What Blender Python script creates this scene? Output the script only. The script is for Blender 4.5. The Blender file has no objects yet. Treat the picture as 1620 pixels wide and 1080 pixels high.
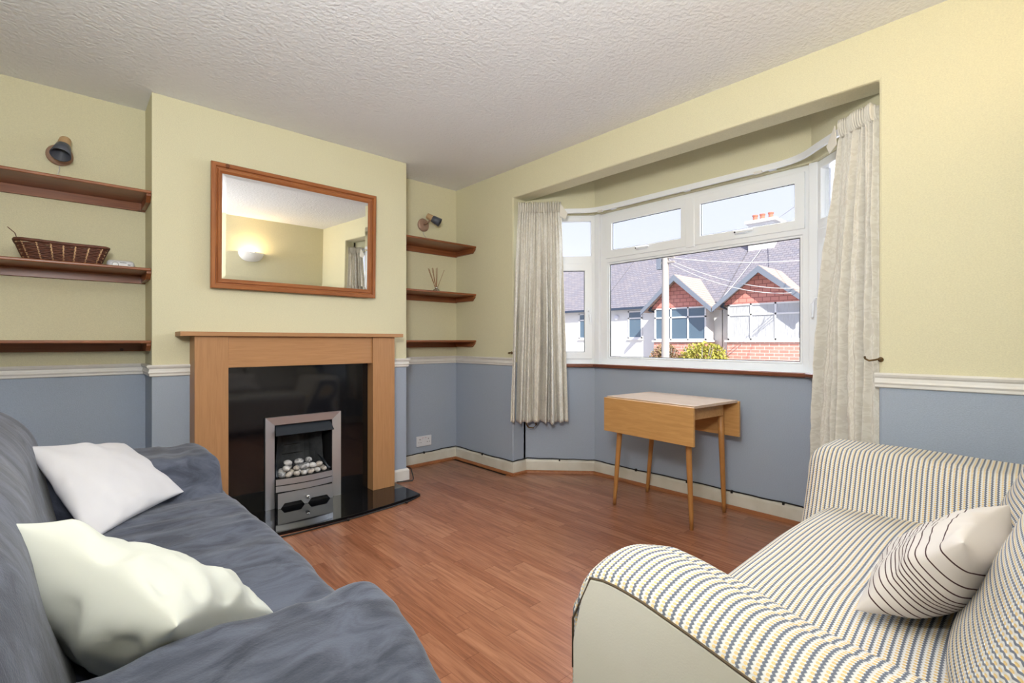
import bpy, bmesh, math, random
from mathutils import Vector, Matrix, noise
random.seed(7)
SC = bpy.context.scene
COL = SC.collection
PI = math.pi

# ------------------------------------------------------------------ camera, sky, sun, lights, exposure
cam_d = bpy.data.cameras.new('camera')
cam_d.sensor_width = 36.0
cam_d.lens = 36.0 * 767.0 / 1620.0
cam_d.clip_start = 0.02
cam = bpy.data.objects.new('camera', cam_d)
COL.objects.link(cam)
cam.location = (0, 0, 1.05)
cam.rotation_euler = (math.radians(90), 0, math.radians(47.53 - 90))
SC.camera = cam

SC.view_settings.view_transform = 'Standard'
SC.view_settings.look = 'None'
SC.view_settings.gamma = 1.0
SC.view_settings.use_curve_mapping = False
SC.view_settings.exposure = 0.44

world = bpy.data.worlds.new('sky')
SC.world = world
world.use_nodes = True
wn = world.node_tree
for n in list(wn.nodes):
    wn.nodes.remove(n)
w_out = wn.nodes.new('ShaderNodeOutputWorld')
w_bg = wn.nodes.new('ShaderNodeBackground')
w_tc = wn.nodes.new('ShaderNodeTexCoord')
w_sep = wn.nodes.new('ShaderNodeSeparateXYZ')
w_ramp = wn.nodes.new('ShaderNodeValToRGB')
w_ramp.color_ramp.elements[0].position = 0.0
w_ramp.color_ramp.elements[0].color = (0.80, 0.84, 1.0, 1)
w_ramp.color_ramp.elements[1].position = 0.55
w_ramp.color_ramp.elements[1].color = (0.62, 0.68, 1.0, 1)
wn.links.new(w_tc.outputs['Generated'], w_sep.inputs[0])
wn.links.new(w_sep.outputs['Z'], w_ramp.inputs[0])
wn.links.new(w_ramp.outputs[0], w_bg.inputs['Color'])
wn.links.new(w_bg.outputs[0], w_out.inputs[0])
w_bg.inputs['Strength'].default_value = 0.92


def lamp(name, kind, energy, color, loc, target=None, **kw):
    d = bpy.data.lights.new(name, kind)
    d.energy = energy
    d.color = color
    for k, v in kw.items():
        setattr(d, k, v)
    o = bpy.data.objects.new(name, d)
    COL.objects.link(o)
    o.location = loc
    if target is not None:
        o.rotation_euler = (Vector(target) - Vector(loc)).to_track_quat('-Z', 'Y').to_euler()
    return o


lamp('sun', 'SUN', 6.2, (1.0, 0.95, 0.86), (-6, -10, 12), (-6 + 0.42, -10 + 0.58, 12 - 0.62), angle=0.009)
# added fill near the camera, aimed at the ceiling to brighten the room
lamp('ceiling_bounce_fill', 'AREA', 40.0, (0.97, 0.975, 1.0), (-0.22, 0.12, 1.70), (0.95, 1.25, 2.75), shape='DISK', size=0.5)
lamp('overhead_fill', 'AREA', 5.0, (0.95, 0.975, 1.0), (-0.05, 0.45, 2.36), (0.25, 0.55, 0.0), shape='DISK', size=0.8)  # unseen fill added overhead, without any lamp fitting
# daylight through the bay window
lamp('window_daylight', 'AREA', 150.0, (0.82, 0.90, 1.0), (3.6, 1.62, 2.2), (1.6, 1.62, 0.7), shape='RECTANGLE', size=2.2, size_y=1.5)
# warm bulb of the wall uplighter
lamp('uplighter_bulb', 'POINT', 5.0, (1.0, 0.70, 0.36), (1.685, -0.19, 1.99), shadow_soft_size=0.025)


# ------------------------------------------------------------------ materials
def mat(name, color, rough=0.6, metal=0.0, spec=0.5, sheen=0.0, coat=0.0, bump=None, vary=None, emit=None):
    """bump = (scale, strength, distance[, stretch]); vary = (scale, colour2, amount[, stretch])"""
    m = bpy.data.materials.new(name)
    m.use_nodes = True
    nt = m.node_tree
    b = nt.nodes['Principled BSDF']
    b.inputs['Base Color'].default_value = (*color, 1)
    b.inputs['Roughness'].default_value = rough
    b.inputs['Metallic'].default_value = metal
    b.inputs['Specular IOR Level'].default_value = spec
    if sheen:
        b.inputs['Sheen Weight'].default_value = sheen
        b.inputs['Sheen Roughness'].default_value = 0.4
    if coat:
        b.inputs['Coat Weight'].default_value = coat
        b.inputs['Coat Roughness'].default_value = 0.1
    if emit:
        b.inputs['Emission Color'].default_value = (*emit[0], 1)
        b.inputs['Emission Strength'].default_value = emit[1]
    geo = nt.nodes.new('ShaderNodeNewGeometry')

    def noise_tex(scale, stretch, detail=4.0):
        mp = nt.nodes.new('ShaderNodeMapping')
        mp.inputs['Scale'].default_value = stretch
        nt.links.new(geo.outputs['Position'], mp.inputs['Vector'])
        n = nt.nodes.new('ShaderNodeTexNoise')
        n.inputs['Scale'].default_value = scale
        n.inputs['Detail'].default_value = detail
        nt.links.new(mp.outputs[0], n.inputs['Vector'])
        return n
    if vary:
        n = noise_tex(vary[0], vary[3] if len(vary) > 3 else (1, 1, 1))
        r = nt.nodes.new('ShaderNodeValToRGB')
        r.color_ramp.elements[0].position = 0.5 - vary[2]
        r.color_ramp.elements[1].position = 0.5 + vary[2]
        r.color_ramp.elements[0].color = (*color, 1)
        r.color_ramp.elements[1].color = (*vary[1], 1)
        nt.links.new(n.outputs['Fac'], r.inputs[0])
        nt.links.new(r.outputs[0], b.inputs['Base Color'])
    if bump:
        n = noise_tex(bump[0], bump[3] if len(bump) > 3 else (1, 1, 1), 3.0)
        bp = nt.nodes.new('ShaderNodeBump')
        bp.inputs['Strength'].default_value = bump[1]
        bp.inputs['Distance'].default_value = bump[2]
        nt.links.new(n.outputs['Fac'], bp.inputs['Height'])
        nt.links.new(bp.outputs[0], b.inputs['Normal'])
    return m


def node(nt, kind, **inp):
    n = nt.nodes.new(kind)
    for k, v in inp.items():
        if hasattr(n, k):
            setattr(n, k, v)
    return n


def math_node(nt, op, a, b=None):
    n = nt.nodes.new('ShaderNodeMath')
    n.operation = op
    for i, x in enumerate((a, b)):
        if x is None:
            continue
        if isinstance(x, (int, float)):
            n.inputs[i].default_value = x
        else:
            nt.links.new(x, n.inputs[i])
    return n.outputs[0]


# walls: pale yellow paper above the dado, grey blue below, fine woven relief
YEL = (0.740, 0.700, 0.490)
BLU = (0.395, 0.455, 0.550)


def wall_material(name='painted_wallpaper'):
    m = mat(name, YEL, rough=0.85, spec=0.25)
    nt = m.node_tree
    b = nt.nodes['Principled BSDF']
    geo = nt.nodes.new('ShaderNodeNewGeometry')
    sep = nt.nodes.new('ShaderNodeSeparateXYZ')
    nt.links.new(geo.outputs['Position'], sep.inputs[0])
    gt = math_node(nt, 'GREATER_THAN', sep.outputs['Z'], 0.885)
    mix = nt.nodes.new('ShaderNodeMixRGB')
    mix.inputs[1].default_value = (*BLU, 1)
    mix.inputs[2].default_value = (*YEL, 1)
    nt.links.new(gt, mix.inputs[0])
    nz = nt.nodes.new('ShaderNodeTexNoise')
    nz.inputs['Scale'].default_value = 190
    nz.inputs['Detail'].default_value = 2
    mp = nt.nodes.new('ShaderNodeMapping')
    mp.inputs['Scale'].default_value = (1, 1, 1.8)
    nt.links.new(geo.outputs['Position'], mp.inputs[0])
    nt.links.new(mp.outputs[0], nz.inputs['Vector'])
    rr = nt.nodes.new('ShaderNodeValToRGB')
    rr.color_ramp.elements[0].position = 0.3
    rr.color_ramp.elements[1].position = 0.7
    rr.color_ramp.elements[0].color = (0.9, 0.9, 0.9, 1)
    rr.color_ramp.elements[1].color = (1, 1, 1, 1)
    nt.links.new(nz.outputs['Fac'], rr.inputs[0])
    mu = nt.nodes.new('ShaderNodeMixRGB')
    mu.blend_type = 'MULTIPLY'
    mu.inputs[0].default_value = 1
    nt.links.new(mix.outputs[0], mu.inputs[1])
    nt.links.new(rr.outputs[0], mu.inputs[2])
    nt.links.new(mu.outputs[0], b.inputs['Base Color'])
    bp = nt.nodes.new('ShaderNodeBump')
    bp.inputs['Strength'].default_value = 0.35
    bp.inputs['Distance'].default_value = 0.003
    nt.links.new(nz.outputs['Fac'], bp.inputs['Height'])
    nt.links.new(bp.outputs[0], b.inputs['Normal'])
    return m


def laminate_material():
    """three-strip laminate: printed strips 64 mm wide, random lengths and tones, grain along Y"""
    m = mat('laminate', (0.4, 0.15, 0.06), rough=0.27, spec=0.45)
    nt = m.node_tree
    b = nt.nodes['Principled BSDF']
    geo = nt.nodes.new('ShaderNodeNewGeometry')
    sep = nt.nodes.new('ShaderNodeSeparateXYZ')
    nt.links.new(geo.outputs['Position'], sep.inputs[0])
    xs = math_node(nt, 'DIVIDE', math_node(nt, 'ADD', sep.outputs['X'], 5.76), 0.064)
    xi = math_node(nt, 'FLOOR', xs)
    wn1 = nt.nodes.new('ShaderNodeTexWhiteNoise')
    wn1.noise_dimensions = '1D'
    nt.links.new(xi, wn1.inputs['W'])
    ys = math_node(nt, 'DIVIDE', math_node(nt, 'ADD', sep.outputs['Y'], math_node(nt, 'MULTIPLY', wn1.outputs['Value'], 3.0)), 0.52)
    yi = math_node(nt, 'FLOOR', ys)
    cmb = nt.nodes.new('ShaderNodeCombineXYZ')
    nt.links.new(xi, cmb.inputs[0])
    nt.links.new(yi, cmb.inputs[1])
    wn2 = nt.nodes.new('ShaderNodeTexWhiteNoise')
    wn2.noise_dimensions = '2D'
    nt.links.new(cmb.outputs[0], wn2.inputs['Vector'])
    ramp = nt.nodes.new('ShaderNodeValToRGB')
    e = ramp.color_ramp.elements
    e[0].position = 0.0
    e[0].color = (0.290, 0.110, 0.054, 1)
    e[1].position = 1.0
    e[1].color = (0.395, 0.172, 0.092, 1)
    k = e.new(0.5)
    k.color = (0.345, 0.143, 0.075, 1)
    nt.links.new(wn2.outputs['Value'], ramp.inputs[0])
    # grain
    off = nt.nodes.new('ShaderNodeCombineXYZ')
    nt.links.new(sep.outputs['X'], off.inputs[0])
    nt.links.new(sep.outputs['Y'], off.inputs[1])
    nt.links.new(math_node(nt, 'MULTIPLY', wn2.outputs['Value'], 9.0), off.inputs[2])
    mp = nt.nodes.new('ShaderNodeMapping')
    mp.inputs['Scale'].default_value = (26, 1.6, 1)
    nt.links.new(off.outputs[0], mp.inputs[0])
    g = nt.nodes.new('ShaderNodeTexNoise')
    g.inputs['Scale'].default_value = 3.2
    g.inputs['Detail'].default_value = 6
    g.inputs['Distortion'].default_value = 0.6
    nt.links.new(mp.outputs[0], g.inputs['Vector'])
    gr = nt.nodes.new('ShaderNodeValToRGB')
    gr.color_ramp.elements[0].position = 0.32
    gr.color_ramp.elements[0].color = (0.72, 0.68, 0.66, 1)
    gr.color_ramp.elements[1].position = 0.66
    gr.color_ramp.elements[1].color = (1.1, 1.1, 1.1, 1)
    nt.links.new(g.outputs['Fac'], gr.inputs[0])
    mu = nt.nodes.new('ShaderNodeMixRGB')
    mu.blend_type = 'MULTIPLY'
    mu.inputs[0].default_value = 1
    nt.links.new(ramp.outputs[0], mu.inputs[1])
    nt.links.new(gr.outputs[0], mu.inputs[2])
    # strip joints, printed
    fx = math_node(nt, 'FRACT', xs)
    fy = math_node(nt, 'FRACT', ys)
    jx = math_node(nt, 'LESS_THAN', fx, 0.022)
    jy = math_node(nt, 'LESS_THAN', fy, 0.005)
    j = math_node(nt, 'MULTIPLY', math_node(nt, 'MAXIMUM', jx, jy), 0.45)
    mj = nt.nodes.new('ShaderNodeMixRGB')
    mj.inputs[2].default_value = (0.10, 0.032, 0.016, 1)
    nt.links.new(j, mj.inputs[0])
    nt.links.new(mu.outputs[0], mj.inputs[1])
    nt.links.new(mj.outputs[0], b.inputs['Base Color'])
    return m


def wood_material(name, c1, c2, axis, rough=0.45, scale=1.0, knots=False, spec=0.4):
    m = mat(name, c1, rough=rough, spec=spec)
    nt = m.node_tree
    b = nt.nodes['Principled BSDF']
    geo = nt.nodes.new('ShaderNodeNewGeometry')
    mp = nt.nodes.new('ShaderNodeMapping')
    s = [40 * scale] * 3
    s['xyz'.index(axis)] = 2.2 * scale
    mp.inputs['Scale'].default_value = s
    nt.links.new(geo.outputs['Position'], mp.inputs[0])
    g = nt.nodes.new('ShaderNodeTexNoise')
    g.inputs['Scale'].default_value = 1.6
    g.inputs['Detail'].default_value = 6
    g.inputs['Distortion'].default_value = 0.8
    nt.links.new(mp.outputs[0], g.inputs['Vector'])
    r = nt.nodes.new('ShaderNodeValToRGB')
    r.color_ramp.elements[0].position = 0.3
    r.color_ramp.elements[1].position = 0.7
    r.color_ramp.elements[0].color = (*c2, 1)
    r.color_ramp.elements[1].color = (*c1, 1)
    nt.links.new(g.outputs['Fac'], r.inputs[0])
    last = r.outputs[0]
    if knots:
        v = nt.nodes.new('ShaderNodeTexVoronoi')
        v.inputs['Scale'].default_value = 5.0
        nt.links.new(geo.outputs['Position'], v.inputs['Vector'])
        kn = math_node(nt, 'LESS_THAN', v.outputs['Distance'], 0.075)
        mx = nt.nodes.new('ShaderNodeMixRGB')
        mx.inputs[2].default_value = (c2[0] * 0.35, c2[1] * 0.3, c2[2] * 0.3, 1)
        nt.links.new(math_node(nt, 'MULTIPLY', kn, 0.8), mx.inputs[0])
        nt.links.new(last, mx.inputs[1])
        last = mx.outputs[0]
    nt.links.new(last, b.inputs['Base Color'])
    return m


def stripe_material(name, along, across):
    """knitted throw: white band, grey zigzag, yellow dots; `along` gives the stripe coordinate"""
    m = mat(name, (0.8, 0.8, 0.78), rough=0.95, spec=0.1)
    nt = m.node_tree
    b = nt.nodes['Principled BSDF']
    geo = nt.nodes.new('ShaderNodeNewGeometry')
    sep = nt.nodes.new('ShaderNodeSeparateXYZ')
    nt.links.new(geo.outputs['Position'], sep.inputs[0])

    def lin(co):
        out = None
        for ax, k in zip('XYZ', co):
            if k:
                t = math_node(nt, 'MULTIPLY', sep.outputs[ax], k)
                out = t if out is None else math_node(nt, 'ADD', out, t)
        return out
    s = math_node(nt, 'DIVIDE', lin(along), 0.0142)
    t = math_node(nt, 'DIVIDE', lin(across), 0.0090)
    ft = math_node(nt, 'FRACT', math_node(nt, 'ADD', t, 100.0))
    tri = math_node(nt, 'ABSOLUTE', math_node(nt, 'SUBTRACT', ft, 0.5))          # 0..0.5
    s2 = math_node(nt, 'ADD', s, math_node(nt, 'MULTIPLY', tri, 0.42))
    fs = math_node(nt, 'FRACT', math_node(nt, 'ADD', s2, 200.0))
    ramp = nt.nodes.new('ShaderNodeValToRGB')
    ramp.color_ramp.interpolation = 'LINEAR'
    e = ramp.color_ramp.elements
    W = (0.78, 0.775, 0.765, 1)
    G = (0.170, 0.190, 0.240, 1)
    e[0].position = 0.0
    e[0].color = W
    e[1].position = 1.0
    e[1].color = W
    for p, c in ((0.30, W), (0.40, G), (0.66, G), (0.75, W)):
        x = e.new(p)
        x.color = c
    nt.links.new(fs, ramp.inputs[0])
    # yellow loops between the grey and the next white
    fs0 = math_node(nt, 'FRACT', math_node(nt, 'ADD', s, 200.0))
    dx = math_node(nt, 'MULTIPLY', math_node(nt, 'SUBTRACT', fs0, 0.80), 1.9)
    dy = math_node(nt, 'SUBTRACT', ft, 0.5)
    dd = math_node(nt, 'SQRT', math_node(nt, 'ADD', math_node(nt, 'POWER', math_node(nt, 'ABSOLUTE', dx), 2.0), math_node(nt, 'POWER', math_node(nt, 'ABSOLUTE', dy), 2.0)))
    ring = nt.nodes.new('ShaderNodeValToRGB')
    re = ring.color_ramp.elements
    re[0].position = 0.0
    re[0].color = (0.55, 0.55, 0.55, 1)
    re[1].position = 0.42
    re[1].color = (0, 0, 0, 1)
    for p, c in ((0.12, 0.9), (0.29, 0.9)):
        x = re.new(p)
        x.color = (c, c, c, 1)
    nt.links.new(dd, ring.inputs[0])
    my = nt.nodes.new('ShaderNodeMixRGB')
    my.inputs[2].default_value = (0.78, 0.56, 0.22, 1)
    nt.links.new(ring.outputs[0], my.inputs[0])
    nt.links.new(ramp.outputs[0], my.inputs[1])
    nt.links.new(my.outputs[0], b.inputs['Base Color'])
    h = math_node(nt, 'ADD', math_node(nt, 'SINE', math_node(nt, 'MULTIPLY', s, 2 * PI)), math_node(nt, 'MULTIPLY', math_node(nt, 'SINE', math_node(nt, 'MULTIPLY', t, 2 * PI)), 0.5))
    bp = nt.nodes.new('ShaderNodeBump')
    bp.inputs['Strength'].default_value = 0.5
    bp.inputs['Distance'].default_value = 0.0012
    nt.links.new(h, bp.inputs['Height'])
    nt.links.new(bp.outputs[0], b.inputs['Normal'])
    return m


def brick_material(name, c1, c2, mortar, axes='yz', course=0.1, length=0.22, strength=0.3):
    m = mat(name, c1, rough=0.85, spec=0.2)
    nt = m.node_tree
    b = nt.nodes['Principled BSDF']
    geo = nt.nodes.new('ShaderNodeNewGeometry')
    sep = nt.nodes.new('ShaderNodeSeparateXYZ')
    nt.links.new(geo.outputs['Position'], sep.inputs[0])
    cmb = nt.nodes.new('ShaderNodeCombineXYZ')
    nt.links.new(sep.outputs[axes[0].upper()], cmb.inputs[0])
    nt.links.new(sep.outputs[axes[1].upper()], cmb.inputs[1])
    br = nt.nodes.new('ShaderNodeTexBrick')
    br.inputs['Color1'].default_value = (*c1, 1)
    br.inputs['Color2'].default_value = (*c2, 1)
    br.inputs['Mortar'].default_value = (*mortar, 1)
    br.inputs['Scale'].default_value = 1.0
    br.inputs['Mortar Size'].default_value = course * 0.09
    br.inputs['Brick Width'].default_value = length
    br.inputs['Row Height'].default_value = course
    nt.links.new(cmb.outputs[0], br.inputs['Vector'])
    nt.links.new(br.outputs['Color'], b.inputs['Base Color'])
    return m


def jacquard_material():
    m = mat('curtain_jacquard', (0.70, 0.67, 0.58), rough=0.75, spec=0.25, sheen=0.2)
    nt = m.node_tree
    b = nt.nodes['Principled BSDF']
    uv = nt.nodes.new('ShaderNodeUVMap')
    mp = nt.nodes.new('ShaderNodeMapping')
    mp.inputs['Scale'].default_value = (1, 1, 1)
    nt.links.new(uv.outputs[0], mp.inputs[0])
    v = nt.nodes.new('ShaderNodeTexNoise')
    v.inputs['Scale'].default_value = 26.0
    v.inputs['Detail'].default_value = 3
    v.inputs['Distortion'].default_value = 2.2
    nt.links.new(mp.outputs[0], v.inputs['Vector'])
    r = nt.nodes.new('ShaderNodeValToRGB')
    r.color_ramp.elements[0].position = 0.46
    r.color_ramp.elements[0].color = (0.665, 0.635, 0.560, 1)
    r.color_ramp.elements[1].position = 0.54
    r.color_ramp.elements[1].color = (0.735, 0.710, 0.640, 1)
    nt.links.new(v.outputs['Fac'], r.inputs[0])
    nt.links.new(r.outputs[0], b.inputs['Base Color'])
    rg = nt.nodes.new('ShaderNodeMapRange')
    rg.inputs['To Min'].default_value = 0.9
    rg.inputs['To Max'].default_value = 0.45
    nt.links.new(v.outputs['Fac'], rg.inputs[0])
    nt.links.new(rg.outputs[0], b.inputs['Roughness'])
    return m


def glass_material():
    m = bpy.data.materials.new('window_glass')
    m.use_nodes = True
    nt = m.node_tree
    nt.nodes.clear()
    o = nt.nodes.new('ShaderNodeOutputMaterial')
    mx = nt.nodes.new('ShaderNodeMixShader')
    tr = nt.nodes.new('ShaderNodeBsdfTransparent')
    gl = nt.nodes.new('ShaderNodeBsdfGlossy')
    gl.inputs['Roughness'].default_value = 0.0
    fr = nt.nodes.new('ShaderNodeFresnel')
    fr.inputs['IOR'].default_value = 1.35
    nt.links.new(math_node(nt, 'MULTIPLY', fr.outputs[0], 0.6), mx.inputs[0])
    nt.links.new(tr.outputs[0], mx.inputs[1])
    nt.links.new(gl.outputs[0], mx.inputs[2])
    nt.links.new(mx.outputs[0], o.inputs[0])
    return m


def granite_material():
    m = mat('black_granite', (0.006, 0.006, 0.007), rough=0.06, spec=0.6)
    nt = m.node_tree
    b = nt.nodes['Principled BSDF']
    geo = nt.nodes.new('ShaderNodeNewGeometry')
    v = nt.nodes.new('ShaderNodeTexVoronoi')
    v.inputs['Scale'].default_value = 420
    nt.links.new(geo.outputs['Position'], v.inputs['Vector'])
    r = nt.nodes.new('ShaderNodeValToRGB')
    r.color_ramp.elements[0].position = 0.10
    r.color_ramp.elements[0].color = (0.05, 0.048, 0.045, 1)
    r.color_ramp.elements[1].position = 0.22
    r.color_ramp.elements[1].color = (0.005, 0.005, 0.006, 1)
    nt.links.new(v.outputs['Distance'], r.inputs[0])
    nt.links.new(r.outputs[0], b.inputs['Base Color'])
    return m


def velvet_material():
    m = mat('grey_velvet', (0.07, 0.08, 0.12), rough=0.9, spec=0.15, sheen=0.18)
    nt = m.node_tree
    b = nt.nodes['Principled BSDF']
    geo = nt.nodes.new('ShaderNodeNewGeometry')
    n1 = nt.nodes.new('ShaderNodeTexNoise')
    n1.inputs['Scale'].default_value = 7.0
    n1.inputs['Detail'].default_value = 8
    n1.inputs['Roughness'].default_value = 0.62
    n1.inputs['Distortion'].default_value = 1.1
    mp = nt.nodes.new('ShaderNodeMapping')
    mp.inputs['Scale'].default_value = (1.0, 2.2, 1.4)
    mp.inputs['Rotation'].default_value = (0, 0, 0.5)
    nt.links.new(geo.outputs['Position'], mp.inputs[0])
    nt.links.new(mp.outputs[0], n1.inputs['Vector'])
    r = nt.nodes.new('ShaderNodeValToRGB')
    r.color_ramp.elements[0].position = 0.38
    r.color_ramp.elements[0].color = (0.052, 0.058, 0.080, 1)
    r.color_ramp.elements[1].position = 0.64
    r.color_ramp.elements[1].color = (0.112, 0.125, 0.165, 1)
    nt.links.new(n1.outputs['Fac'], r.inputs[0])
    nt.links.new(r.outputs[0], b.inputs['Base Color'])
    n2 = nt.nodes.new('ShaderNodeTexNoise')
    n2.inputs['Scale'].default_value = 260
    nt.links.new(geo.outputs['Position'], n2.inputs['Vector'])
    bp = nt.nodes.new('ShaderNodeBump')
    bp.inputs['Strength'].default_value = 0.4
    bp.inputs['Distance'].default_value = 0.002
    nt.links.new(n2.outputs['Fac'], bp.inputs['Height'])
    nt.links.new(bp.outputs[0], b.inputs['Normal'])
    return m


M = {}
M['wall'] = wall_material()
M['ceiling'] = mat('artex_ceiling', (0.87, 0.88, 0.915), rough=0.9, spec=0.2, bump=(58, 0.6, 0.010))
M['subfloor'] = mat('underlay', (0.05, 0.03, 0.02), rough=0.9)
M['laminate'] = laminate_material()
M['white_paint'] = mat('white_gloss_paint', (0.80, 0.79, 0.76), rough=0.4, vary=(9, (0.72, 0.69, 0.63), 0.3))
M['cream_skirting'] = mat('aged_skirting_paint', (0.74, 0.72, 0.64), rough=0.45, vary=(7, (0.60, 0.56, 0.46), 0.25))
M['bead'] = wood_material('skirting_bead_wood', (0.40, 0.155, 0.055), (0.28, 0.095, 0.035), 'y')
M['upvc'] = mat('white_upvc', (0.84, 0.86, 0.88), rough=0.3, spec=0.5)
M['glass'] = glass_material()
M['black_rubber'] = mat('black_rubber', (0.01, 0.01, 0.012), rough=0.45)
M['sill_wood'] = wood_material('sill_edge_wood', (0.22, 0.075, 0.035), (0.12, 0.035, 0.018), 'y', rough=0.35)
M['oak_v'] = wood_material('beech_veneer_upright', (0.47, 0.245, 0.110), (0.40, 0.200, 0.085), 'z', rough=0.42, scale=1.4)
M['oak_h'] = wood_material('beech_veneer_level', (0.47, 0.245, 0.110), (0.40, 0.200, 0.085), 'x', rough=0.42, scale=1.4)
M['pine_shelf'] = wood_material('stained_pine', (0.30, 0.105, 0.038), (0.19, 0.058, 0.020), 'x', rough=0.33, knots=True)
M['pine_shelf_y'] = wood_material('stained_pine_end', (0.30, 0.105, 0.038), (0.19, 0.058, 0.020), 'y', rough=0.33)
M['pine_frame'] = wood_material('pine_mirror_frame', (0.40, 0.150, 0.050), (0.27, 0.085, 0.028), 'x', rough=0.3, knots=True)
M['pine_frame_v'] = wood_material('pine_mirror_frame_side', (0.40, 0.150, 0.050), (0.27, 0.085, 0.028), 'z', rough=0.3, knots=True)
M['mirror'] = mat('mirror_silver', (0.93, 0.94, 0.94), rough=0.0, metal=1.0)
M['granite'] = granite_material()
M['steel'] = mat('brushed_steel', (0.60, 0.62, 0.66), rough=0.36, metal=0.85, bump=(60, 0.15, 0.001, (1, 1, 20)))
M['dark_steel'] = mat('dark_enamel', (0.035, 0.042, 0.052), rough=0.35, metal=0.4)
M['fire_black'] = mat('matt_black', (0.010, 0.010, 0.011), rough=0.7)  # near-black for the fire box, tray, joints and backing
M['fireback'] = mat('ceramic_fireback', (0.030, 0.032, 0.036), rough=0.75, vary=(14, (0.075, 0.08, 0.085), 0.2))
M['pebble_light'] = mat('cream_pebble', (0.62, 0.56, 0.48), rough=0.5, vary=(55, (0.35, 0.31, 0.28), 0.12))
M['pebble_grey'] = mat('grey_veined_pebble', (0.20, 0.20, 0.205), rough=0.35, vary=(60, (0.62, 0.61, 0.60), 0.07))
M['pebble_white'] = mat('white_pebble', (0.74, 0.72, 0.69), rough=0.4, vary=(40, (0.50, 0.48, 0.46), 0.15))
M['socket'] = mat('white_plastic', (0.75, 0.76, 0.80), rough=0.35)
M['dark_slot'] = mat('dark_slot', (0.02, 0.02, 0.02), rough=0.6)
M['red_mark'] = mat('red_plastic', (0.55, 0.03, 0.03), rough=0.4)
M['lamp_base'] = mat('brushed_copper_base', (0.42, 0.27, 0.20), rough=0.45, metal=0.3)
M['lamp_wood'] = mat('light_wood_collar', (0.55, 0.36, 0.19), rough=0.5)
M['lamp_shade'] = mat('grey_enamel_shade', (0.075, 0.085, 0.11), rough=0.4)
M['wicker'] = mat('dark_wicker', (0.085, 0.030, 0.018), rough=0.6, vary=(60, (0.16, 0.055, 0.03), 0.2))
M['cane'] = mat('pale_cane', (0.60, 0.38, 0.20), rough=0.6)
M['reed'] = mat('reed_stick', (0.34, 0.15, 0.07), rough=0.7)
M['bottle_glass'] = mat('clear_bottle', (0.75, 0.78, 0.78), rough=0.05)
M['bottle_glass'].node_tree.nodes['Principled BSDF'].inputs['Transmission Weight'].default_value = 0.9
M['chrome'] = mat('chrome', (0.8, 0.8, 0.8), rough=0.12, metal=1.0)
M['cable'] = mat('black_cable', (0.008, 0.008, 0.009), rough=0.4)
M['white_cable'] = mat('white_cable', (0.62, 0.60, 0.55), rough=0.5)
M['curtain'] = jacquard_material()
M['curtain_plain'] = mat('curtain_heading_cloth', (0.69, 0.66, 0.585), rough=0.8)
M['tape'] = mat('curtain_lining', (0.76, 0.73, 0.66), rough=0.8)
M['brass'] = mat('aged_brass', (0.16, 0.10, 0.045), rough=0.45, metal=0.9)
M['table_wood'] = wood_material('beech_laminate', (0.60, 0.335, 0.125), (0.50, 0.265, 0.09), 'y', rough=0.38, scale=1.0)
M['table_leg'] = mat('beech_leg', (0.50, 0.240, 0.072), rough=0.4, vary=(14, (0.42, 0.19, 0.055), 0.2))
M['table_top'] = wood_material('beech_laminate_top', (0.58, 0.42, 0.30), (0.52, 0.37, 0.25), 'y', rough=0.16, spec=0.8)
M['velvet'] = velvet_material()
M['cushion_white'] = mat('off_white_cotton', (0.64, 0.63, 0.65), rough=0.9, spec=0.15, vary=(6, (0.58, 0.565, 0.575), 0.3))
M['cushion_ivory'] = mat('ivory_cotton', (0.62, 0.635, 0.58), rough=0.85, spec=0.2, vary=(6, (0.58, 0.59, 0.52), 0.3))
M['sofa_cream'] = mat('cream_linen', (0.78, 0.76, 0.67), rough=0.92, spec=0.1, vary=(3, (0.72, 0.69, 0.57), 0.2), bump=(300, 0.2, 0.001))
M['piping'] = mat('brown_piping', (0.12, 0.085, 0.05), rough=0.8)
M['stripe_y'] = stripe_material('knitted_throw', (0.0, 1.0, 0.0), (1.0, 0.0, 1.0))
M['stripe_seat'] = stripe_material('knitted_throw_seat', (0.0, 1.0, -0.55), (1.0, 0.0, 0.0))
M['stripe_back'] = stripe_material('knitted_throw_back', (0.0, -0.5, 1.0), (1.0, 0.0, 0.0))
M['sconce'] = mat('white_plaster_shade', (0.80, 0.79, 0.78), rough=0.6)
M['foot'] = mat('dark_wood_foot', (0.05, 0.03, 0.02), rough=0.5)
# outdoors
M['render_white'] = mat('white_render', (0.82, 0.82, 0.80), rough=0.9, spec=0.1)
M['ext_white'] = mat('white_exterior_frame', (0.85, 0.85, 0.85), rough=0.4)
M['roof'] = brick_material('weathered_roof_tiles', (0.27, 0.25, 0.27), (0.215, 0.21, 0.25), (0.13, 0.13, 0.15), 'yz', 0.10, 0.2)
M['gable_roof'] = brick_material('pale_roof_tiles', (0.52, 0.40, 0.34), (0.46, 0.36, 0.32), (0.30, 0.24, 0.22), 'xz', 0.10, 0.2)
M['hung_tile'] = brick_material('red_hung_tiles', (0.74, 0.34, 0.28), (0.66, 0.28, 0.24), (0.42, 0.16, 0.14), 'yz', 0.15, 0.26)  # street haze is put into this lightened tile red
M['brick'] = brick_material('red_brick', (0.70, 0.32, 0.26), (0.62, 0.27, 0.22), (0.75, 0.62, 0.56), 'yz', 0.11, 0.30)  # brick red lightened to carry the outdoor haze
M['barge'] = mat('grey_bargeboard', (0.20, 0.23, 0.28), rough=0.7)  # bargeboard shade is put into this grey-blue; the junction box shares it
M['ext_pane'] = mat('reflecting_pane', (0.10, 0.16, 0.22), rough=0.08, spec=0.8)
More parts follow.
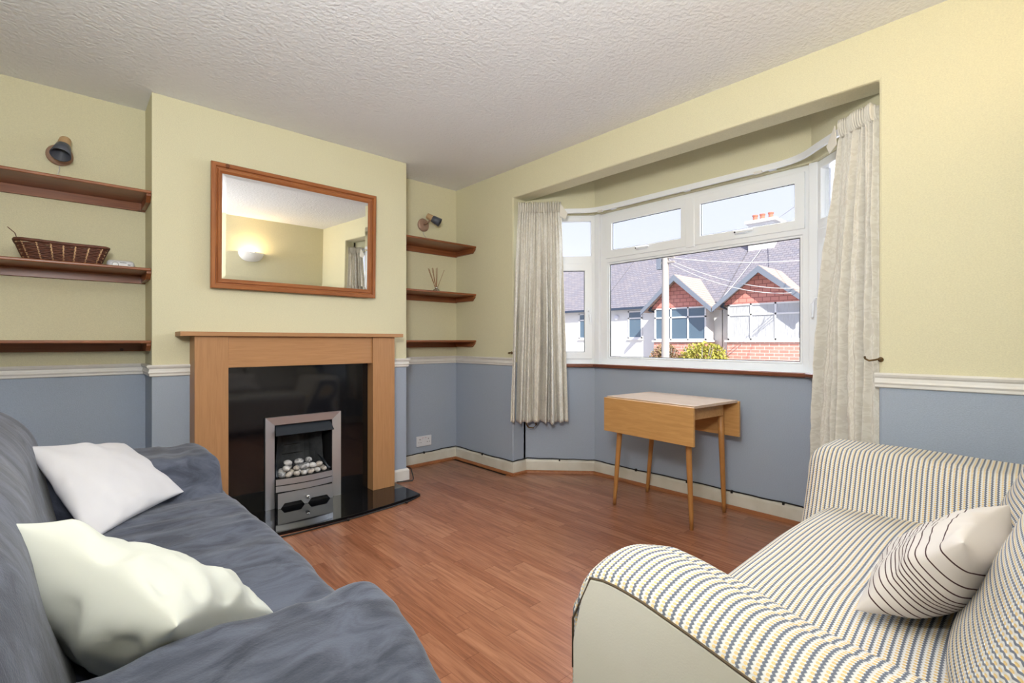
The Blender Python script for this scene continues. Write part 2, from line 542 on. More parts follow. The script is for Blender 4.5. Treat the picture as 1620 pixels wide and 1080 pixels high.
M['net'] = mat('net_curtain', (0.62, 0.64, 0.66), rough=0.9, bump=(9, 0.8, 0.05, (1, 6, 0.2)))
M['drainpipe'] = mat('blue_black_drainpipe', (0.04, 0.06, 0.10), rough=0.5)
M['pole'] = mat('weathered_pole', (0.50, 0.47, 0.43), rough=0.9, vary=(8, (0.36, 0.33, 0.30), 0.2, (1, 1, 0.1)))
M['wire'] = mat('pale_wire', (0.55, 0.55, 0.55), rough=0.6)
M['pot'] = mat('chimney_pot_clay', (0.55, 0.20, 0.13), rough=0.8)
M['leaf'] = mat('yellow_green_leaf', (0.33, 0.36, 0.05), rough=0.6, vary=(5, (0.50, 0.42, 0.08), 0.2))
M['leaf_red'] = mat('reddish_leaf', (0.34, 0.17, 0.12), rough=0.6, vary=(6, (0.26, 0.24, 0.10), 0.2))
M['tarmac'] = mat('tarmac', (0.16, 0.16, 0.17), rough=0.9)
M['pavement'] = mat('pavement', (0.38, 0.37, 0.35), rough=0.9)


# ------------------------------------------------------------------ mesh helpers
class MB:
    def __init__(self):
        self.v, self.f, self.uv = [], [], None

    def add(self, vs, fs):
        n = len(self.v)
        self.v += [tuple(p) for p in vs]
        self.f += [tuple(i + n for i in q) for q in fs]
        return self

    def box(self, x0, x1, y0, y1, z0, z1, mx=None):
        vs = [Vector((x, y, z)) for z in (z0, z1) for y in (y0, y1) for x in (x0, x1)]
        if mx is not None:
            vs = [mx @ p for p in vs]
        return self.add(vs, [(0, 2, 3, 1), (4, 5, 7, 6), (0, 1, 5, 4), (2, 6, 7, 3), (0, 4, 6, 2), (1, 3, 7, 5)])

    def prism(self, poly, z0, z1, mx=None):
        """poly in XY (counter-clockwise), extruded in Z"""
        n = len(poly)
        vs = [Vector((x, y, z0)) for x, y in poly] + [Vector((x, y, z1)) for x, y in poly]
        if mx is not None:
            vs = [mx @ p for p in vs]
        fs = [tuple(reversed(range(n))), tuple(range(n, 2 * n))]
        fs += [(i, (i + 1) % n, n + (i + 1) % n, n + i) for i in range(n)]
        return self.add(vs, fs)

    def tube(self, pts, r, n=8, cap=True):
        pts = [Vector(p) for p in pts]
        rs = r if isinstance(r, (list, tuple)) else [r] * len(pts)
        vs, fs = [], []
        up = Vector((0, 0, 1))
        for i, p in enumerate(pts):
            d = (pts[min(i + 1, len(pts) - 1)] - pts[max(i - 1, 0)]).normalized()
            u = up if abs(d.dot(up)) < 0.95 else Vector((1, 0, 0))
            a = d.cross(u).normalized()
            b = d.cross(a).normalized()
            for k in range(n):
                t = 2 * PI * k / n
                vs.append(p + (a * math.cos(t) + b * math.sin(t)) * rs[i])
        for i in range(len(pts) - 1):
            for k in range(n):
                k2 = (k + 1) % n
                fs.append((i * n + k, i * n + k2, (i + 1) * n + k2, (i + 1) * n + k))
        if cap:
            fs.append(tuple(reversed(range(n))))
            fs.append(tuple(range((len(pts) - 1) * n, len(pts) * n)))
        return self.add(vs, fs)

    def lathe(self, prof, mx=None, n=20, cap=True):
        """prof = [(radius, height)], around local Z"""
        vs, fs = [], []
        for r, h in prof:
            for k in range(n):
                t = 2 * PI * k / n
                p = Vector((r * math.cos(t), r * math.sin(t), h))
                vs.append(mx @ p if mx is not None else p)
        for i in range(len(prof) - 1):
            for k in range(n):
                k2 = (k + 1) % n
                fs.append((i * n + k, i * n + k2, (i + 1) * n + k2, (i + 1) * n + k))
        if cap:
            fs.append(tuple(reversed(range(n))))
            fs.append(tuple(range((len(prof) - 1) * n, len(prof) * n)))
        return self.add(vs, fs)

    def sweep(self, path, prof, closed=False):
        """prof [(offset to the right of travel, z)] swept along an XY polyline with mitred corners"""
        n = len(path)
        P = [Vector(p) for p in path]
        rows = []
        for i in range(n):
            if closed:
                a, c = P[i - 1], P[(i + 1) % n]
            else:
                a, c = P[max(i - 1, 0)], P[min(i + 1, n - 1)]
            d1 = (P[i] - a).normalized() if (P[i] - a).length > 1e-6 else None
            d2 = (c - P[i]).normalized() if (c - P[i]).length > 1e-6 else None
            d1 = d1 or d2
            d2 = d2 or d1
            n1 = Vector((d1.y, -d1.x))
            n2 = Vector((d2.y, -d2.x))
            m = (n1 + n2).normalized()
            s = 1.0 / max(m.dot(n1), 0.3)
            rows.append([(P[i].x + m.x * s * o, P[i].y + m.y * s * o, z) for o, z in prof])
        k = len(prof)
        vs = [p for r in rows for p in r]
        fs = []
        for i in range(n if closed else n - 1):
            j = (i + 1) % n
            for q in range(k):
                q2 = (q + 1) % k
                fs.append((i * k + q, j * k + q, j * k + q2, i * k + q2))
        if not closed:
            fs.append(tuple(range(k)))
            fs.append(tuple(reversed(range((n - 1) * k, n * k))))
        return self.add(vs, fs)

    def plate(self, outer, holes, t, mx):
        """flat plate with holes; outlines in local XY, thickness t along local Z"""
        bm = bmesh.new()
        es = []
        for loop in [outer] + holes:
            vv = [bm.verts.new((x, y, 0)) for x, y in loop]
            es += [bm.edges.new((vv[i], vv[(i + 1) % len(vv)])) for i in range(len(vv))]
        r = bmesh.ops.triangle_fill(bm, edges=es, use_beauty=True)
        fs = [g for g in r['geom'] if isinstance(g, bmesh.types.BMFace)]
        ex = bmesh.ops.extrude_face_region(bm, geom=fs)
        bmesh.ops.translate(bm, vec=(0, 0, t), verts=[g for g in ex['geom'] if isinstance(g, bmesh.types.BMVert)])
        bmesh.ops.recalc_face_normals(bm, faces=bm.faces)
        bm.verts.index_update()
        self.add([mx @ v.co for v in bm.verts], [tuple(v.index for v in f.verts) for f in bm.faces])
        bm.free()
        return self

    def mesh(self, name):
        me = bpy.data.meshes.new(name)
        me.from_pydata(self.v, [], self.f)
        if self.uv:
            l = me.uv_layers.new(name='UVMap')
            for lp in me.loops:
                l.data[lp.index].uv = self.uv[lp.vertex_index]
        return me

    def build(self, name, material, parent=None, smooth=False, bevel=0.0, fix=True, seg=2):
        me = self.mesh(name)
        if fix:
            bm = bmesh.new()
            bm.from_mesh(me)
            bmesh.ops.recalc_face_normals(bm, faces=bm.faces)
            bm.to_mesh(me)
            bm.free()
        me.materials.append(material)
        if smooth:
            for p in me.polygons:
                p.use_smooth = True
        o = bpy.data.objects.new(name, me)
        COL.objects.link(o)
        if parent is not None:
            o.parent = parent
            o.matrix_parent_inverse = Matrix.Translation(-parent_origin(parent))
        if bevel:
            md = o.modifiers.new('bevel', 'BEVEL')
            md.width = bevel
            md.segments = seg
            md.limit_method = 'ANGLE'
            md.angle_limit = math.radians(40)
            md.harden_normals = False
        return o


def parent_origin(p):
    # meshes are modelled in room coordinates, so only the Empty of a thing shifts its parts
    return Vector(p.location) if p.type == 'EMPTY' else Vector((0, 0, 0))


def tag(o, label, cat, group=None, kind=None):
    o['label'] = label
    o['category'] = cat
    if group:
        o['group'] = group
    if kind:
        o['kind'] = kind
    return o


def thing(name, label, cat, loc=(0, 0, 0), group=None, kind=None):
    o = bpy.data.objects.new(name, None)
    COL.objects.link(o)
    o.location = loc
    o.empty_display_size = 0.1
    return tag(o, label, cat, group, kind)


def struct(o, label, cat):
    return tag(o, label, cat, None, 'structure')


def fbm(p, s, seed=0.0):
    return noise.noise(Vector((p[0] * s + seed, p[1] * s - seed, p[2] * s + 2 * seed)))


def soft_box(x0, x1, y0, y1, z0, z1, r, n=26, deform=None):
    """rounded, finely divided box, to be deformed into upholstery"""
    mb = MB()
    idx = {}
    c = Vector(((x0 + x1) / 2, (y0 + y1) / 2, (z0 + z1) / 2))
    hx, hy, hz = (x1 - x0) / 2, (y1 - y0) / 2, (z1 - z0) / 2
    step = max(hx, hy, hz) * 2 / n
    N = [max(6, int(round(2 * h / step))) for h in (hx, hy, hz)]
    H = (hx, hy, hz)

    def grade(t, h):
        return t * h

    def vert(i, j, k):
        key = (i, j, k)
        if key in idx:
            return idx[key]
        p = Vector([grade(2 * q / m - 1, h) for q, m, h in zip((i, j, k), N, H)])
        inner = Vector([max(-(h - min(r, h)), min(h - min(r, h), a)) for a, h in zip(p, H)])
        d = p - inner
        if d.length > 1e-9:
            # spread corner samples evenly over the rounding
            e = Vector([math.tan(max(-1, min(1, a / r)) * PI / 4) for a in d])
            e = e / max(abs(a) for a in e) if max(abs(a) for a in e) > 1 else e
            p = inner + e.normalized() * r if max(abs(a) / r for a in d) > 0.999 else p
        p = p + c
        if deform:
            p = Vector(deform(p))
        idx[key] = len(mb.v)
        mb.v.append(tuple(p))
        return idx[key]
    a, b, d = N
    for i in range(a):
        for j in range(b):
            mb.f.append((vert(i, j, 0), vert(i, j + 1, 0), vert(i + 1, j + 1, 0), vert(i + 1, j, 0)))
            mb.f.append((vert(i, j, d), vert(i + 1, j, d), vert(i + 1, j + 1, d), vert(i, j + 1, d)))
    for i in range(a):
        for k in range(d):
            mb.f.append((vert(i, 0, k), vert(i + 1, 0, k), vert(i + 1, 0, k + 1), vert(i, 0, k + 1)))
            mb.f.append((vert(i, b, k), vert(i, b, k + 1), vert(i + 1, b, k + 1), vert(i + 1, b, k)))
    for j in range(b):
        for k in range(d):
            mb.f.append((vert(0, j, k), vert(0, j, k + 1), vert(0, j + 1, k + 1), vert(0, j + 1, k)))
            mb.f.append((vert(a, j, k), vert(a, j + 1, k), vert(a, j + 1, k + 1), vert(a, j, k + 1)))
    return mb


def pillow(c00, c10, c11, c01, thick, n=34, sag=0.10, wr=0.006, seed=1.0, mid=(0, 0, 0), skew=0.5):
    """stuffed square cushion through four corner points; `skew` shares the thickness between both faces"""
    C = [Vector(c) for c in (c00, c10, c11, c01)]
    nrm = (C[2] - C[0]).cross(C[3] - C[1]).normalized()
    cen = sum(C, Vector()) / 4
    mid = Vector(mid)
    mb = MB()
    mb.uv = []
    ids = {}

    def pos(i, j, side):
        u, v = i / n, j / n
        # pull samples towards the rim so that the rounding is smooth
        u = 0.5 - 0.5 * math.cos(PI * u)
        v = 0.5 - 0.5 * math.cos(PI * v)
        p = C[0] * (1 - u) * (1 - v) + C[1] * u * (1 - v) + C[2] * u * v + C[3] * (1 - u) * v
        a, b = 2 * u - 1, 2 * v - 1
        # edges curve inwards between the corners
        p = p + (cen - p) * sag * ((1 - a * a) * abs(b) ** 3 + (1 - b * b) * abs(a) ** 3)
        q = max(0.0, (1 - a * a) * (1 - b * b))
        h = thick * (q ** 0.42) * (0.5 + (skew - 0.5) * side)
        w = fbm(p, 9, seed) * 0.6 + fbm(p, 22, seed + 3) * 0.4
        crease = math.sin(8 * math.atan2(b, a) + 3 * w) * (max(abs(a), abs(b)) ** 3) * 0.5
        p = p + nrm * side * (h + (w + crease) * wr * min(1, q * 6)) + mid * q
        return p
    for side in (1, -1):
        for i in range(n + 1):
            for j in range(n + 1):
                rim = i in (0, n) or j in (0, n)
                key = (i, j, 0 if rim else side)
                if key not in ids:
                    ids[key] = len(mb.v)
                    mb.v.append(tuple(pos(i, j, side)))
                    mb.uv.append((0.5 - 0.5 * math.cos(PI * i / n), 0.5 - 0.5 * math.cos(PI * j / n)))
        for i in range(n):
            for j in range(n):
                q = []
                for a, b in ((i, j), (i + 1, j), (i + 1, j + 1), (i, j + 1)):
                    rim = a in (0, n) or b in (0, n)
                    q.append(ids[(a, b, 0 if rim else side)])
                mb.f.append(tuple(q if side == 1 else reversed(q)))
    return mb

# ------------------------------------------------------------------ room shell
XL, XR, YF, YB = -0.55, 2.583, -0.25, 3.57          # left, bay, front (behind the lens) and fireplace walls
YC, CX0, CX1 = 3.269, 0.335, 1.902                  # chimney breast
HC = 2.408
BAY = [(2.583, 2.81), (2.72, 2.81), (3.10, 2.41), (3.10, 0.88), (2.72, 0.475), (2.583, 0.475)]

floor = MB().box(XL - 0.1, 3.25, YF - 0.1, YB + 0.1, -0.12, -0.010).build('floor', M['subfloor'])
struct(floor, 'reddish brown strip laminate floor running towards the window wall', 'floor')
BW = 0.192
nb = 0
x = XL
first_planks = {}
while x < 3.12:
    x1 = min(x + BW, 3.13)
    if x > 2.70:
        ya, yb = 0.47 + max(0, (x - 2.72)) * 1.0, 2.82 - max(0, (x - 2.72)) * 1.0
    elif x > 2.45:
        ya, yb = (YF, YB) if x < 2.5 else (0.44, 2.84)
    else:
        ya, yb = YF, YB
    y = ya - random.random() * 0.9
    while y < yb:
        y1 = min(y + 1.29, yb)
        ys = max(y, ya)
        if y1 - ys > 0.02:
            p = MB().box(x + 0.0004, x1 - 0.0004, ys + 0.0004, y1 - 0.0004, -0.010, 0.0).build('plank', M['laminate'], floor)
            nb += 1
        y += 1.29
    x += BW

struct(MB().box(XL - 0.15, 3.3, YF - 0.15, YB + 0.15, HC, HC + 0.12).build('ceiling', M['ceiling']),
       'white textured plaster ceiling over the whole room', 'ceiling')
struct(MB().box(XL - 0.15, XR + 0.15, YB, YB + 0.15, -0.02, HC).build('wall_back', M['wall']),
       'alcove wall beside the fireplace, pale yellow above and grey blue below', 'wall')
w = MB()
w.plate([(CX0, 0), (0.93, 0), (0.93, 0.545), (1.31, 0.545), (1.31, 0), (CX1, 0), (CX1, HC), (CX0, HC)], [], YB - YC, Matrix(((1, 0, 0, 0), (0, 0, 1, YC), (0, 1, 0, 0), (0, 0, 0, 1))))
struct(w.build('wall_chimney', M['wall'], bevel=0.004), 'projecting chimney breast, pale yellow above and blue below', 'wall')
w = MB()
w.plate([(YF - 0.1, -0.02), (0.475, -0.02), (0.475, 2.18), (2.81, 2.18), (2.81, -0.02), (YB + 0.1, -0.02), (YB + 0.1, HC + 0.02), (YF - 0.1, HC + 0.02)], [], 0.15, Matrix(((0, 0, 1, XR), (1, 0, 0, 0), (0, 1, 0, 0), (0, 0, 0, 1))))
struct(w.build('wall_right', M['wall'], bevel=0.010), 'yellow and blue wall with a wide opening into the bay window', 'wall')
struct(MB().box(XL - 0.15, XL, YF - 0.1, YB + 0.1, -0.02, HC).build('wall_left', M['wall']), 'left wall behind the grey sofa', 'wall')
struct(MB().box(XL - 0.1, XR + 0.1, YF - 0.15, YF, -0.02, HC).build('wall_front', M['wall']), 'wall opposite the fireplace, seen in the mirror', 'wall')
bp = BAY[1:5]
w = MB().sweep([(2.70, 2.81)] + bp + [(2.70, 0.475)], [(0, -0.02), (0, 0.862), (-0.12, 0.862), (-0.12, -0.02)])
struct(w.build('wall_bay_lower', M['wall']), 'low grey blue wall of the bay below the window sill', 'wall')
w = MB().sweep([(2.70, 2.81)] + bp + [(2.70, 0.475)], [(0, 2.062), (0, HC), (-0.12, HC), (-0.12, 2.062)])
struct(w.build('wall_bay_upper', M['wall']), 'yellow wall strip of the bay above the window', 'wall')
# reveals at each end of the bay
for yy in (2.81, 0.475):
    a, b = (yy, yy + 0.10) if yy > 1 else (yy - 0.10, yy)
    struct(MB().box(2.72, 2.76, a, b, 0.86, 2.07).build('wall_reveal', M['wall']),
           'narrow yellow reveal at the %s end of the bay window' % ('left' if yy > 1 else 'right'), 'wall')

# chair (dado) rail
RP = [(0, 0.858), (0, 0.922), (0.020, 0.922), (0.024, 0.915), (0.020, 0.906), (0.013, 0.900), (0.014, 0.888), (0.017, 0.880), (0.012, 0.872), (0.012, 0.862), (0.006, 0.858)]
RPR = [(o, z - 0.006) for o, z in RP]
struct(MB().sweep([(XL, YB), (CX0, YB), (CX0, YC), (0.512, YC)], RP).build('trim_1', M['white_paint']),
       'white moulded dado rail left of the fireplace', 'dado rail')
struct(MB().sweep([(1.722, YC), (CX1, YC), (CX1, YB), (XR, YB), (XR, 2.80)], RP).build('trim_2', M['white_paint']),
       'white moulded dado rail in the alcove right of the fireplace', 'dado rail')
struct(MB().sweep([(XR, 0.487), (XR, YF)], RPR).build('trim_3', M['white_paint']),
       'white moulded dado rail right of the bay, above the striped sofa', 'dado rail')
# skirting and brown bead
SK = [(0, 0), (0, 0.103), (0.006, 0.103), (0.014, 0.092), (0.016, 0.085), (0.016, 0)]
SKL = [(o, z * 0.84) for o, z in SK]
BD = [(0.016, 0), (0.016, 0.020), (0.022, 0.019), (0.030, 0.012), (0.033, 0.0)]
struct(MB().sweep([(XL, YB), (CX0, YB), (CX0, YC), (0.512, YC)], SK).build('baseboard_left', M['cream_skirting']),
       'skirting left of the fireplace behind the grey sofa', 'skirting board')
struct(MB().sweep([(1.722, YC), (CX1, YC), (CX1, YB - 0.02)], SKL).build('baseboard_chimney', M['white_paint']),
       'short white skirting on the chimney breast beside the hearth', 'skirting board')
PTH = [(CX1 + 0.016, YB), (XR, YB), (XR, 2.81), (2.72, 2.81), (3.10, 2.41), (3.10, 0.88), (2.72, 0.475), (XR, 0.475), (XR, YF)]
struct(MB().sweep(PTH, SK).build('baseboard_right', M['cream_skirting']), 'cream skirting running round the alcove and the bay', 'skirting board')
struct(MB().sweep(PTH, BD).build('trim_4', M['bead']), 'brown wooden bead along the foot of the cream skirting', 'floor bead')

# window board with a dark wooden nosing
SILL = [(2.70, 2.79), (2.725, 2.79), (3.09, 2.405), (3.09, 0.885), (2.725, 0.495), (2.70, 0.495)]
struct(MB().sweep(SILL, [(-0.12, 0.864), (-0.12, 0.872), (0.016, 0.872), (0.016, 0.864)]).build('trim_5', M['upvc']),
       'white window board under the bay window', 'window sill')
struct(MB().sweep(SILL, [(0.016, 0.846), (0.016, 0.873), (0.030, 0.873), (0.036, 0.868), (0.036, 0.852), (0.030, 0.846)]).build('trim_6', M['sill_wood']),
       'dark brown wooden edge of the bay window sill', 'window sill edge')


# ------------------------------------------------------------------ windows
def rect(a, b, c, d):
    return [(a, c), (b, c), (b, d), (a, d)]


def window_matrix(p0, p1):
    """local x runs p0 -> p1 along the wall, local y is up, local z points into the room"""
    p0, p1 = Vector(p0), Vector(p1)
    dx = (p1 - p0).normalized()
    X = Vector((dx.x, dx.y, 0))
    Y = Vector((0, 0, 1))
    Z = X.cross(Y)
    m = Matrix(((X.x, Y.x, Z.x, p0.x), (X.y, Y.y, Z.y, p0.y), (X.z, Y.z, Z.z, 0), (0, 0, 0, 1)))
    return m


def sash(mx, root, outer, glass, name, z0=0.0, z1=0.024):
    mb = MB().plate(rect(*outer), [rect(*glass)], z1 - z0, mx @ Matrix.Translation((0, 0, z0)))
    s = mb.build(name, M['upvc'], root, bevel=0.004)
    g = 0.007
    gl = (glass[0] - g, glass[1] + g, glass[2] - g, glass[3] + g)
    MB().box(gl[0], gl[1], gl[2], gl[3], z0 + 0.004, z0 + 0.008, mx).build('pane', M['glass'], s)
    MB().plate(rect(glass[0] - 0.001, glass[1] + 0.001, glass[2] - 0.001, glass[3] + 0.001),
               [rect(glass[0] + 0.004, glass[1] - 0.004, glass[2] + 0.004, glass[3] - 0.004)], 0.006,
               mx @ Matrix.Translation((0, 0, z0 + 0.008))).build('gasket', M['black_rubber'], s)
    return s


def handle(mx, root, cx, cy, horizontal, z=0.026, drop=1):
    mb = MB()
    if horizontal:
        mb.box(cx - 0.045, cx + 0.045, cy - 0.010, cy + 0.010, z, z + 0.010, mx)
        pts = [(cx - 0.03, cy, z + 0.01), (cx - 0.03, cy, z + 0.028), (cx, cy, z + 0.034), (cx + 0.075, cy, z + 0.030)]
    else:
        mb.box(cx - 0.012, cx + 0.012, cy - 0.045, cy + 0.045, z, z + 0.010, mx)
        pts = [(cx, cy + 0.02, z + 0.01), (cx, cy + 0.025, z + 0.034), (cx + 0.004 * drop, cy - 0.01, z + 0.042), (cx + 0.012 * drop, cy - 0.085, z + 0.040)]
    mb.tube([mx @ Vector(p) for p in pts], [0.008, 0.009, 0.009, 0.006], 8)
    h = mb.build('handle', M['upvc'], root, smooth=False, bevel=0.001)
    lk = MB().lathe([(0.006, 0), (0.006, 0.004)], mx @ Matrix.Translation((cx - 0.03 if horizontal else cx, cy if horizontal else cy + 0.022, z + 0.033)), 10)
    lk.build('lock_button', M['black_rubber'], h)
    return h


# middle window: local x = 2.367 - Y
mxm = window_matrix((3.145, 2.372), (3.145, 0.860))
W2 = thing('window_2', 'wide middle white plastic window of the bay with two top lights', 'window', (3.145, 1.616, 0.865), kind='structure')


def fy(y):
    return 2.372 - y


fr = MB().plate(rect(0, 1.512, 0.866, 2.062),
                [rect(fy(2.306), fy(0.935), 0.917, 1.668), rect(fy(2.312), fy(1.640), 1.706, 2.022), rect(fy(1.588), fy(0.925), 1.706, 2.022)], 0.05,
                mxm @ Matrix.Translation((0, 0, -0.035)))
fr.build('frame', M['upvc'], W2, bevel=0.005)
MB().box(fy(1.648), fy(1.580), 1.690, 2.030, 0.0, 0.030, mxm).build('mullion', M['upvc'], W2, bevel=0.006)
MB().box(fy(2.306) - 0.006, fy(0.935) + 0.006, 0.911, 1.674, -0.012, -0.008, mxm).build('pane', M['glass'], W2)
MB().plate(rect(fy(2.307), fy(0.934), 0.916, 1.669), [rect(fy(2.306) + 0.018, fy(0.935) - 0.018, 0.935, 1.650)], 0.008,
           mxm @ Matrix.Translation((0, 0, -0.008))).build('gasket', M['black_rubber'], W2)
MB().plate(rect(fy(2.306), fy(0.935), 0.917, 1.668), [rect(fy(2.306) + 0.014, fy(0.935) - 0.014, 0.931, 1.654)], 0.012, mxm @ Matrix.Translation((0, 0, -0.005))).build('glazing_bead', M['upvc'], W2, bevel=0.004)
s1 = sash(mxm, W2, (fy(2.318), fy(1.634), 1.700, 2.028), (fy(2.258), fy(1.683), 1.762, 1.972), 'sash', 0.002, 0.028)
handle(mxm, s1, fy(1.99), 1.738, True)
s2 = sash(mxm, W2, (fy(1.594), fy(0.919), 1.700, 2.028), (fy(1.542), fy(0.972), 1.756, 1.970), 'sash', 0.002, 0.028)
handle(mxm, s2, fy(1.27), 1.734, True)


def side_window(name, label, p0, p1, mirror):
    mx = window_matrix(p0, p1)
    L = (Vector(p1) - Vector(p0)).length
    root = thing(name, label, 'window', ((p0[0] + p1[0]) / 2, (p0[1] + p1[1]) / 2, 0.865), kind='structure')
    e = 0.052
    MB().plate(rect(0, L, 0.866, 2.062), [rect(e, L - e, 0.918, 1.668), rect(e, L - e, 1.735, 2.015)], 0.05,
               mx @ Matrix.Translation((0, 0, -0.035))).build('frame', M['upvc'], root, bevel=0.005)
    MB().box(e - 0.006, L - e + 0.006, 1.729, 2.021, -0.012, -0.008, mx).build('pane', M['glass'], root)
    s = sash(mx, root, (e - 0.008, L - e + 0.008, 0.910, 1.676), (e + 0.052, L - e - 0.052, 0.965, 1.615), 'sash', 0.002, 0.028)
    handle(mx, s, (e + 0.020) if mirror else (L - e - 0.020), 1.27, False, drop=-1 if mirror else 1)
    return root


side_window('window_1', 'narrow left side window of the bay beside the left curtain', (2.757, 2.812), (3.138, 2.412), False)
side_window('window_3', 'narrow right side window of the bay behind the right curtain', (3.138, 0.858), (2.757, 0.470), True)
for yy, lab in ((2.392, 'left'), (0.872, 'right')):
    struct(MB().prism([(3.105, yy - 0.022), (3.19, yy - 0.03), (3.19, yy + 0.03), (3.105, yy + 0.022)], 0.866, 2.062).build('trim_7' if lab == 'left' else 'trim_8', M['upvc'], bevel=0.004),
           'white %s corner post between the bay windows' % lab, 'window post')

# curtain rail following the bay
rail_pts = []
ctrl = [(2.64, 2.775), (2.74, 2.70), (2.90, 2.515), (3.00, 2.40), (3.035, 2.30), (3.045, 2.10), (3.045, 1.60), (3.045, 1.15), (3.035, 0.99), (2.99, 0.885), (2.90, 0.79), (2.74, 0.615), (2.64, 0.51)]
for i in range(len(ctrl) - 1):
    for k in range(6):
        t = k / 6
        a, b, c, d = ctrl[max(i - 1, 0)], ctrl[i], ctrl[i + 1], ctrl[min(i + 2, len(ctrl) - 1)]
        rail_pts.append(tuple(0.5 * (2 * b[q] + (c[q] - a[q]) * t + (2 * a[q] - 5 * b[q] + 4 * c[q] - d[q]) * t * t + (3 * b[q] - a[q] - 3 * c[q] + d[q]) * t ** 3) for q in (0, 1)))
rail_pts.append(ctrl[-1])
RAIL = thing('curtain_rail', 'white curved curtain rail following the bay above the windows', 'curtain rail', (3.045, 1.6, 2.07))
MB().sweep(rail_pts, [(-0.008, 2.058), (-0.008, 2.092), (0.008, 2.092), (0.008, 2.058)]).build('track', M['upvc'], RAIL)
for yy in (2.22, 1.62, 1.08):
    MB().box(3.045, 3.102, yy - 0.02, yy + 0.02, 2.066, 2.086).build('bracket', M['upvc'], RAIL)
for yy in (2.30, 1.14):
    MB().box(3.020, 3.036, yy - 0.022, yy + 0.022, 2.048, 2.062).build('glider', M['white_paint'], RAIL)

# ------------------------------------------------------------------ fireplace
HZ = 0.018
hp = [(0.48, YC - 0.001)]
for k in range(15):
    t = k / 14
    xx = 0.48 + t * (1.762 - 0.48)
    hp.append((xx, 2.845 - 0.075 * math.sin(PI * t) ** 0.8))
hp.append((1.762, YC - 0.001))
hearth = MB().prism(hp, 0.0, HZ).build('hearth', M['granite'], bevel=0.002)
tag(hearth, 'polished black granite hearth slab on the floor under the fire', 'hearth')

back = MB()
GX0, GX1 = 0.6735, 1.5555
mxg = Matrix(((1, 0, 0, 0), (0, 0, 1, 3.205), (0, 1, 0, 0), (0, 0, 0, 1)))
back.plate(rect(GX0, GX1, HZ, 0.93), [rect(0.935, 1.305, HZ + 0.001, 0.537)], 0.062, mxg)
tag(back.build('granite_back_panel', M['granite']), 'polished black granite panel framing the gas fire', 'fireplace panel')

SUR = thing('fireplace_surround', 'light wooden fireplace surround with square legs and mantel shelf', 'fireplace', (1.11, 3.2, HZ))
LF = 3.125
for x0, x1 in ((0.509, 0.673), (1.556, 1.723)):
    MB().box(x0, x1, LF, YC - 0.002, HZ, 1.080).build('upright', M['oak_v'], SUR, bevel=0.002)
MB().box(0.673, 1.556, LF + 0.010, 3.204, 0.900, 1.080).build('frieze', M['oak_h'], SUR, bevel=0.002)
MB().box(0.440, 1.778, 3.100, YC - 0.002, 1.080, 1.104).build('mantel_shelf', M['oak_h'], SUR, bevel=0.002)

FIRE = thing('gas_fire', 'inset gas fire with brushed steel frame set in the black granite', 'fireplace', (1.12, 3.2, HZ))
FX0, FX1, FT = 0.885, 1.355, 0.583
FY = 3.203
prof = MB()


def fire_frame_piece(o, i, name):
    mb = MB()
    (ax, az), (bx, bz) = o
    (cx, cz), (dx, dz) = i
    f0, f1 = FY - 0.016, FY
    vs = [(ax, f1, az), (bx, f1, bz), (bx, f0, bz), (ax, f0, az), (cx, f0 + 0.010, cz), (dx, f0 + 0.010, dz), (cx, f1, cz), (dx, f1, dz)]
    mb.add(vs, [(0, 1, 2, 3), (3, 2, 5, 4), (4, 5, 7, 6), (6, 7, 1, 0), (0, 3, 4, 6), (1, 7, 5, 2)])
    mb.build(name, M['steel'], FIRE)


fire_frame_piece(((FX0, HZ), (FX0, FT)), ((0.940, HZ), (0.940, 0.532)), 'frame_side')
fire_frame_piece(((FX1, FT), (FX1, HZ)), ((1.300, 0.532), (1.300, HZ)), 'frame_side')
fire_frame_piece(((FX0, FT), (FX1, FT)), ((0.940, 0.532), (1.300, 0.532)), 'frame_top')
bx = MB()
bx.box(0.936, 0.940, 3.21, 3.49, HZ, 0.535).box(1.300, 1.304, 3.21, 3.49, HZ, 0.535).box(0.936, 1.304, 3.21, 3.49, 0.528, 0.536).box(0.936, 1.304, 3.47, 3.49, HZ, 0.53)
bx.build('fire_box', M['fire_black'], FIRE)
fb = MB()
cols = 13
for r in range(7):
    for c in range(cols):
        a = -1 + 2 * c / (cols - 1)
        fb.v.append((1.12 + a * (0.155 - 0.02 * r / 6), 3.44 - 0.16 * abs(a) ** 3.2 - 0.006 * (r % 2), 0.20 + r * 0.052))
for r in range(6):
    for c in range(cols - 1):
        fb.f.append((r * cols + c, r * cols + c + 1, (r + 1) * cols + c + 1, (r + 1) * cols + c))
fbo = fb.build('fireback', M['fireback'], FIRE, fix=False)
for q in range(4):
    zz = 0.235 + q * 0.06
    for e in ((0, 1) if q % 2 else (0.5,)):
        pass
    MB().box(1.03, 1.21, 3.425, 3.434, zz, zz + 0.003).build('brick_joint', M['fire_black'], FIRE)
cn = MB()
cn.add([(0.948, 3.215, 0.525), (1.292, 3.215, 0.525), (1.300, 3.165, 0.470), (0.940, 3.165, 0.470), (0.948, 3.222, 0.525), (1.292, 3.222, 0.525), (1.300, 3.172, 0.466), (0.940, 3.172, 0.466)],
       [(0, 1, 2, 3), (4, 7, 6, 5), (0, 4, 5, 1), (3, 2, 6, 7), (0, 3, 7, 4), (1, 5, 6, 2)])
cn.build('canopy', M['dark_steel'], FIRE)
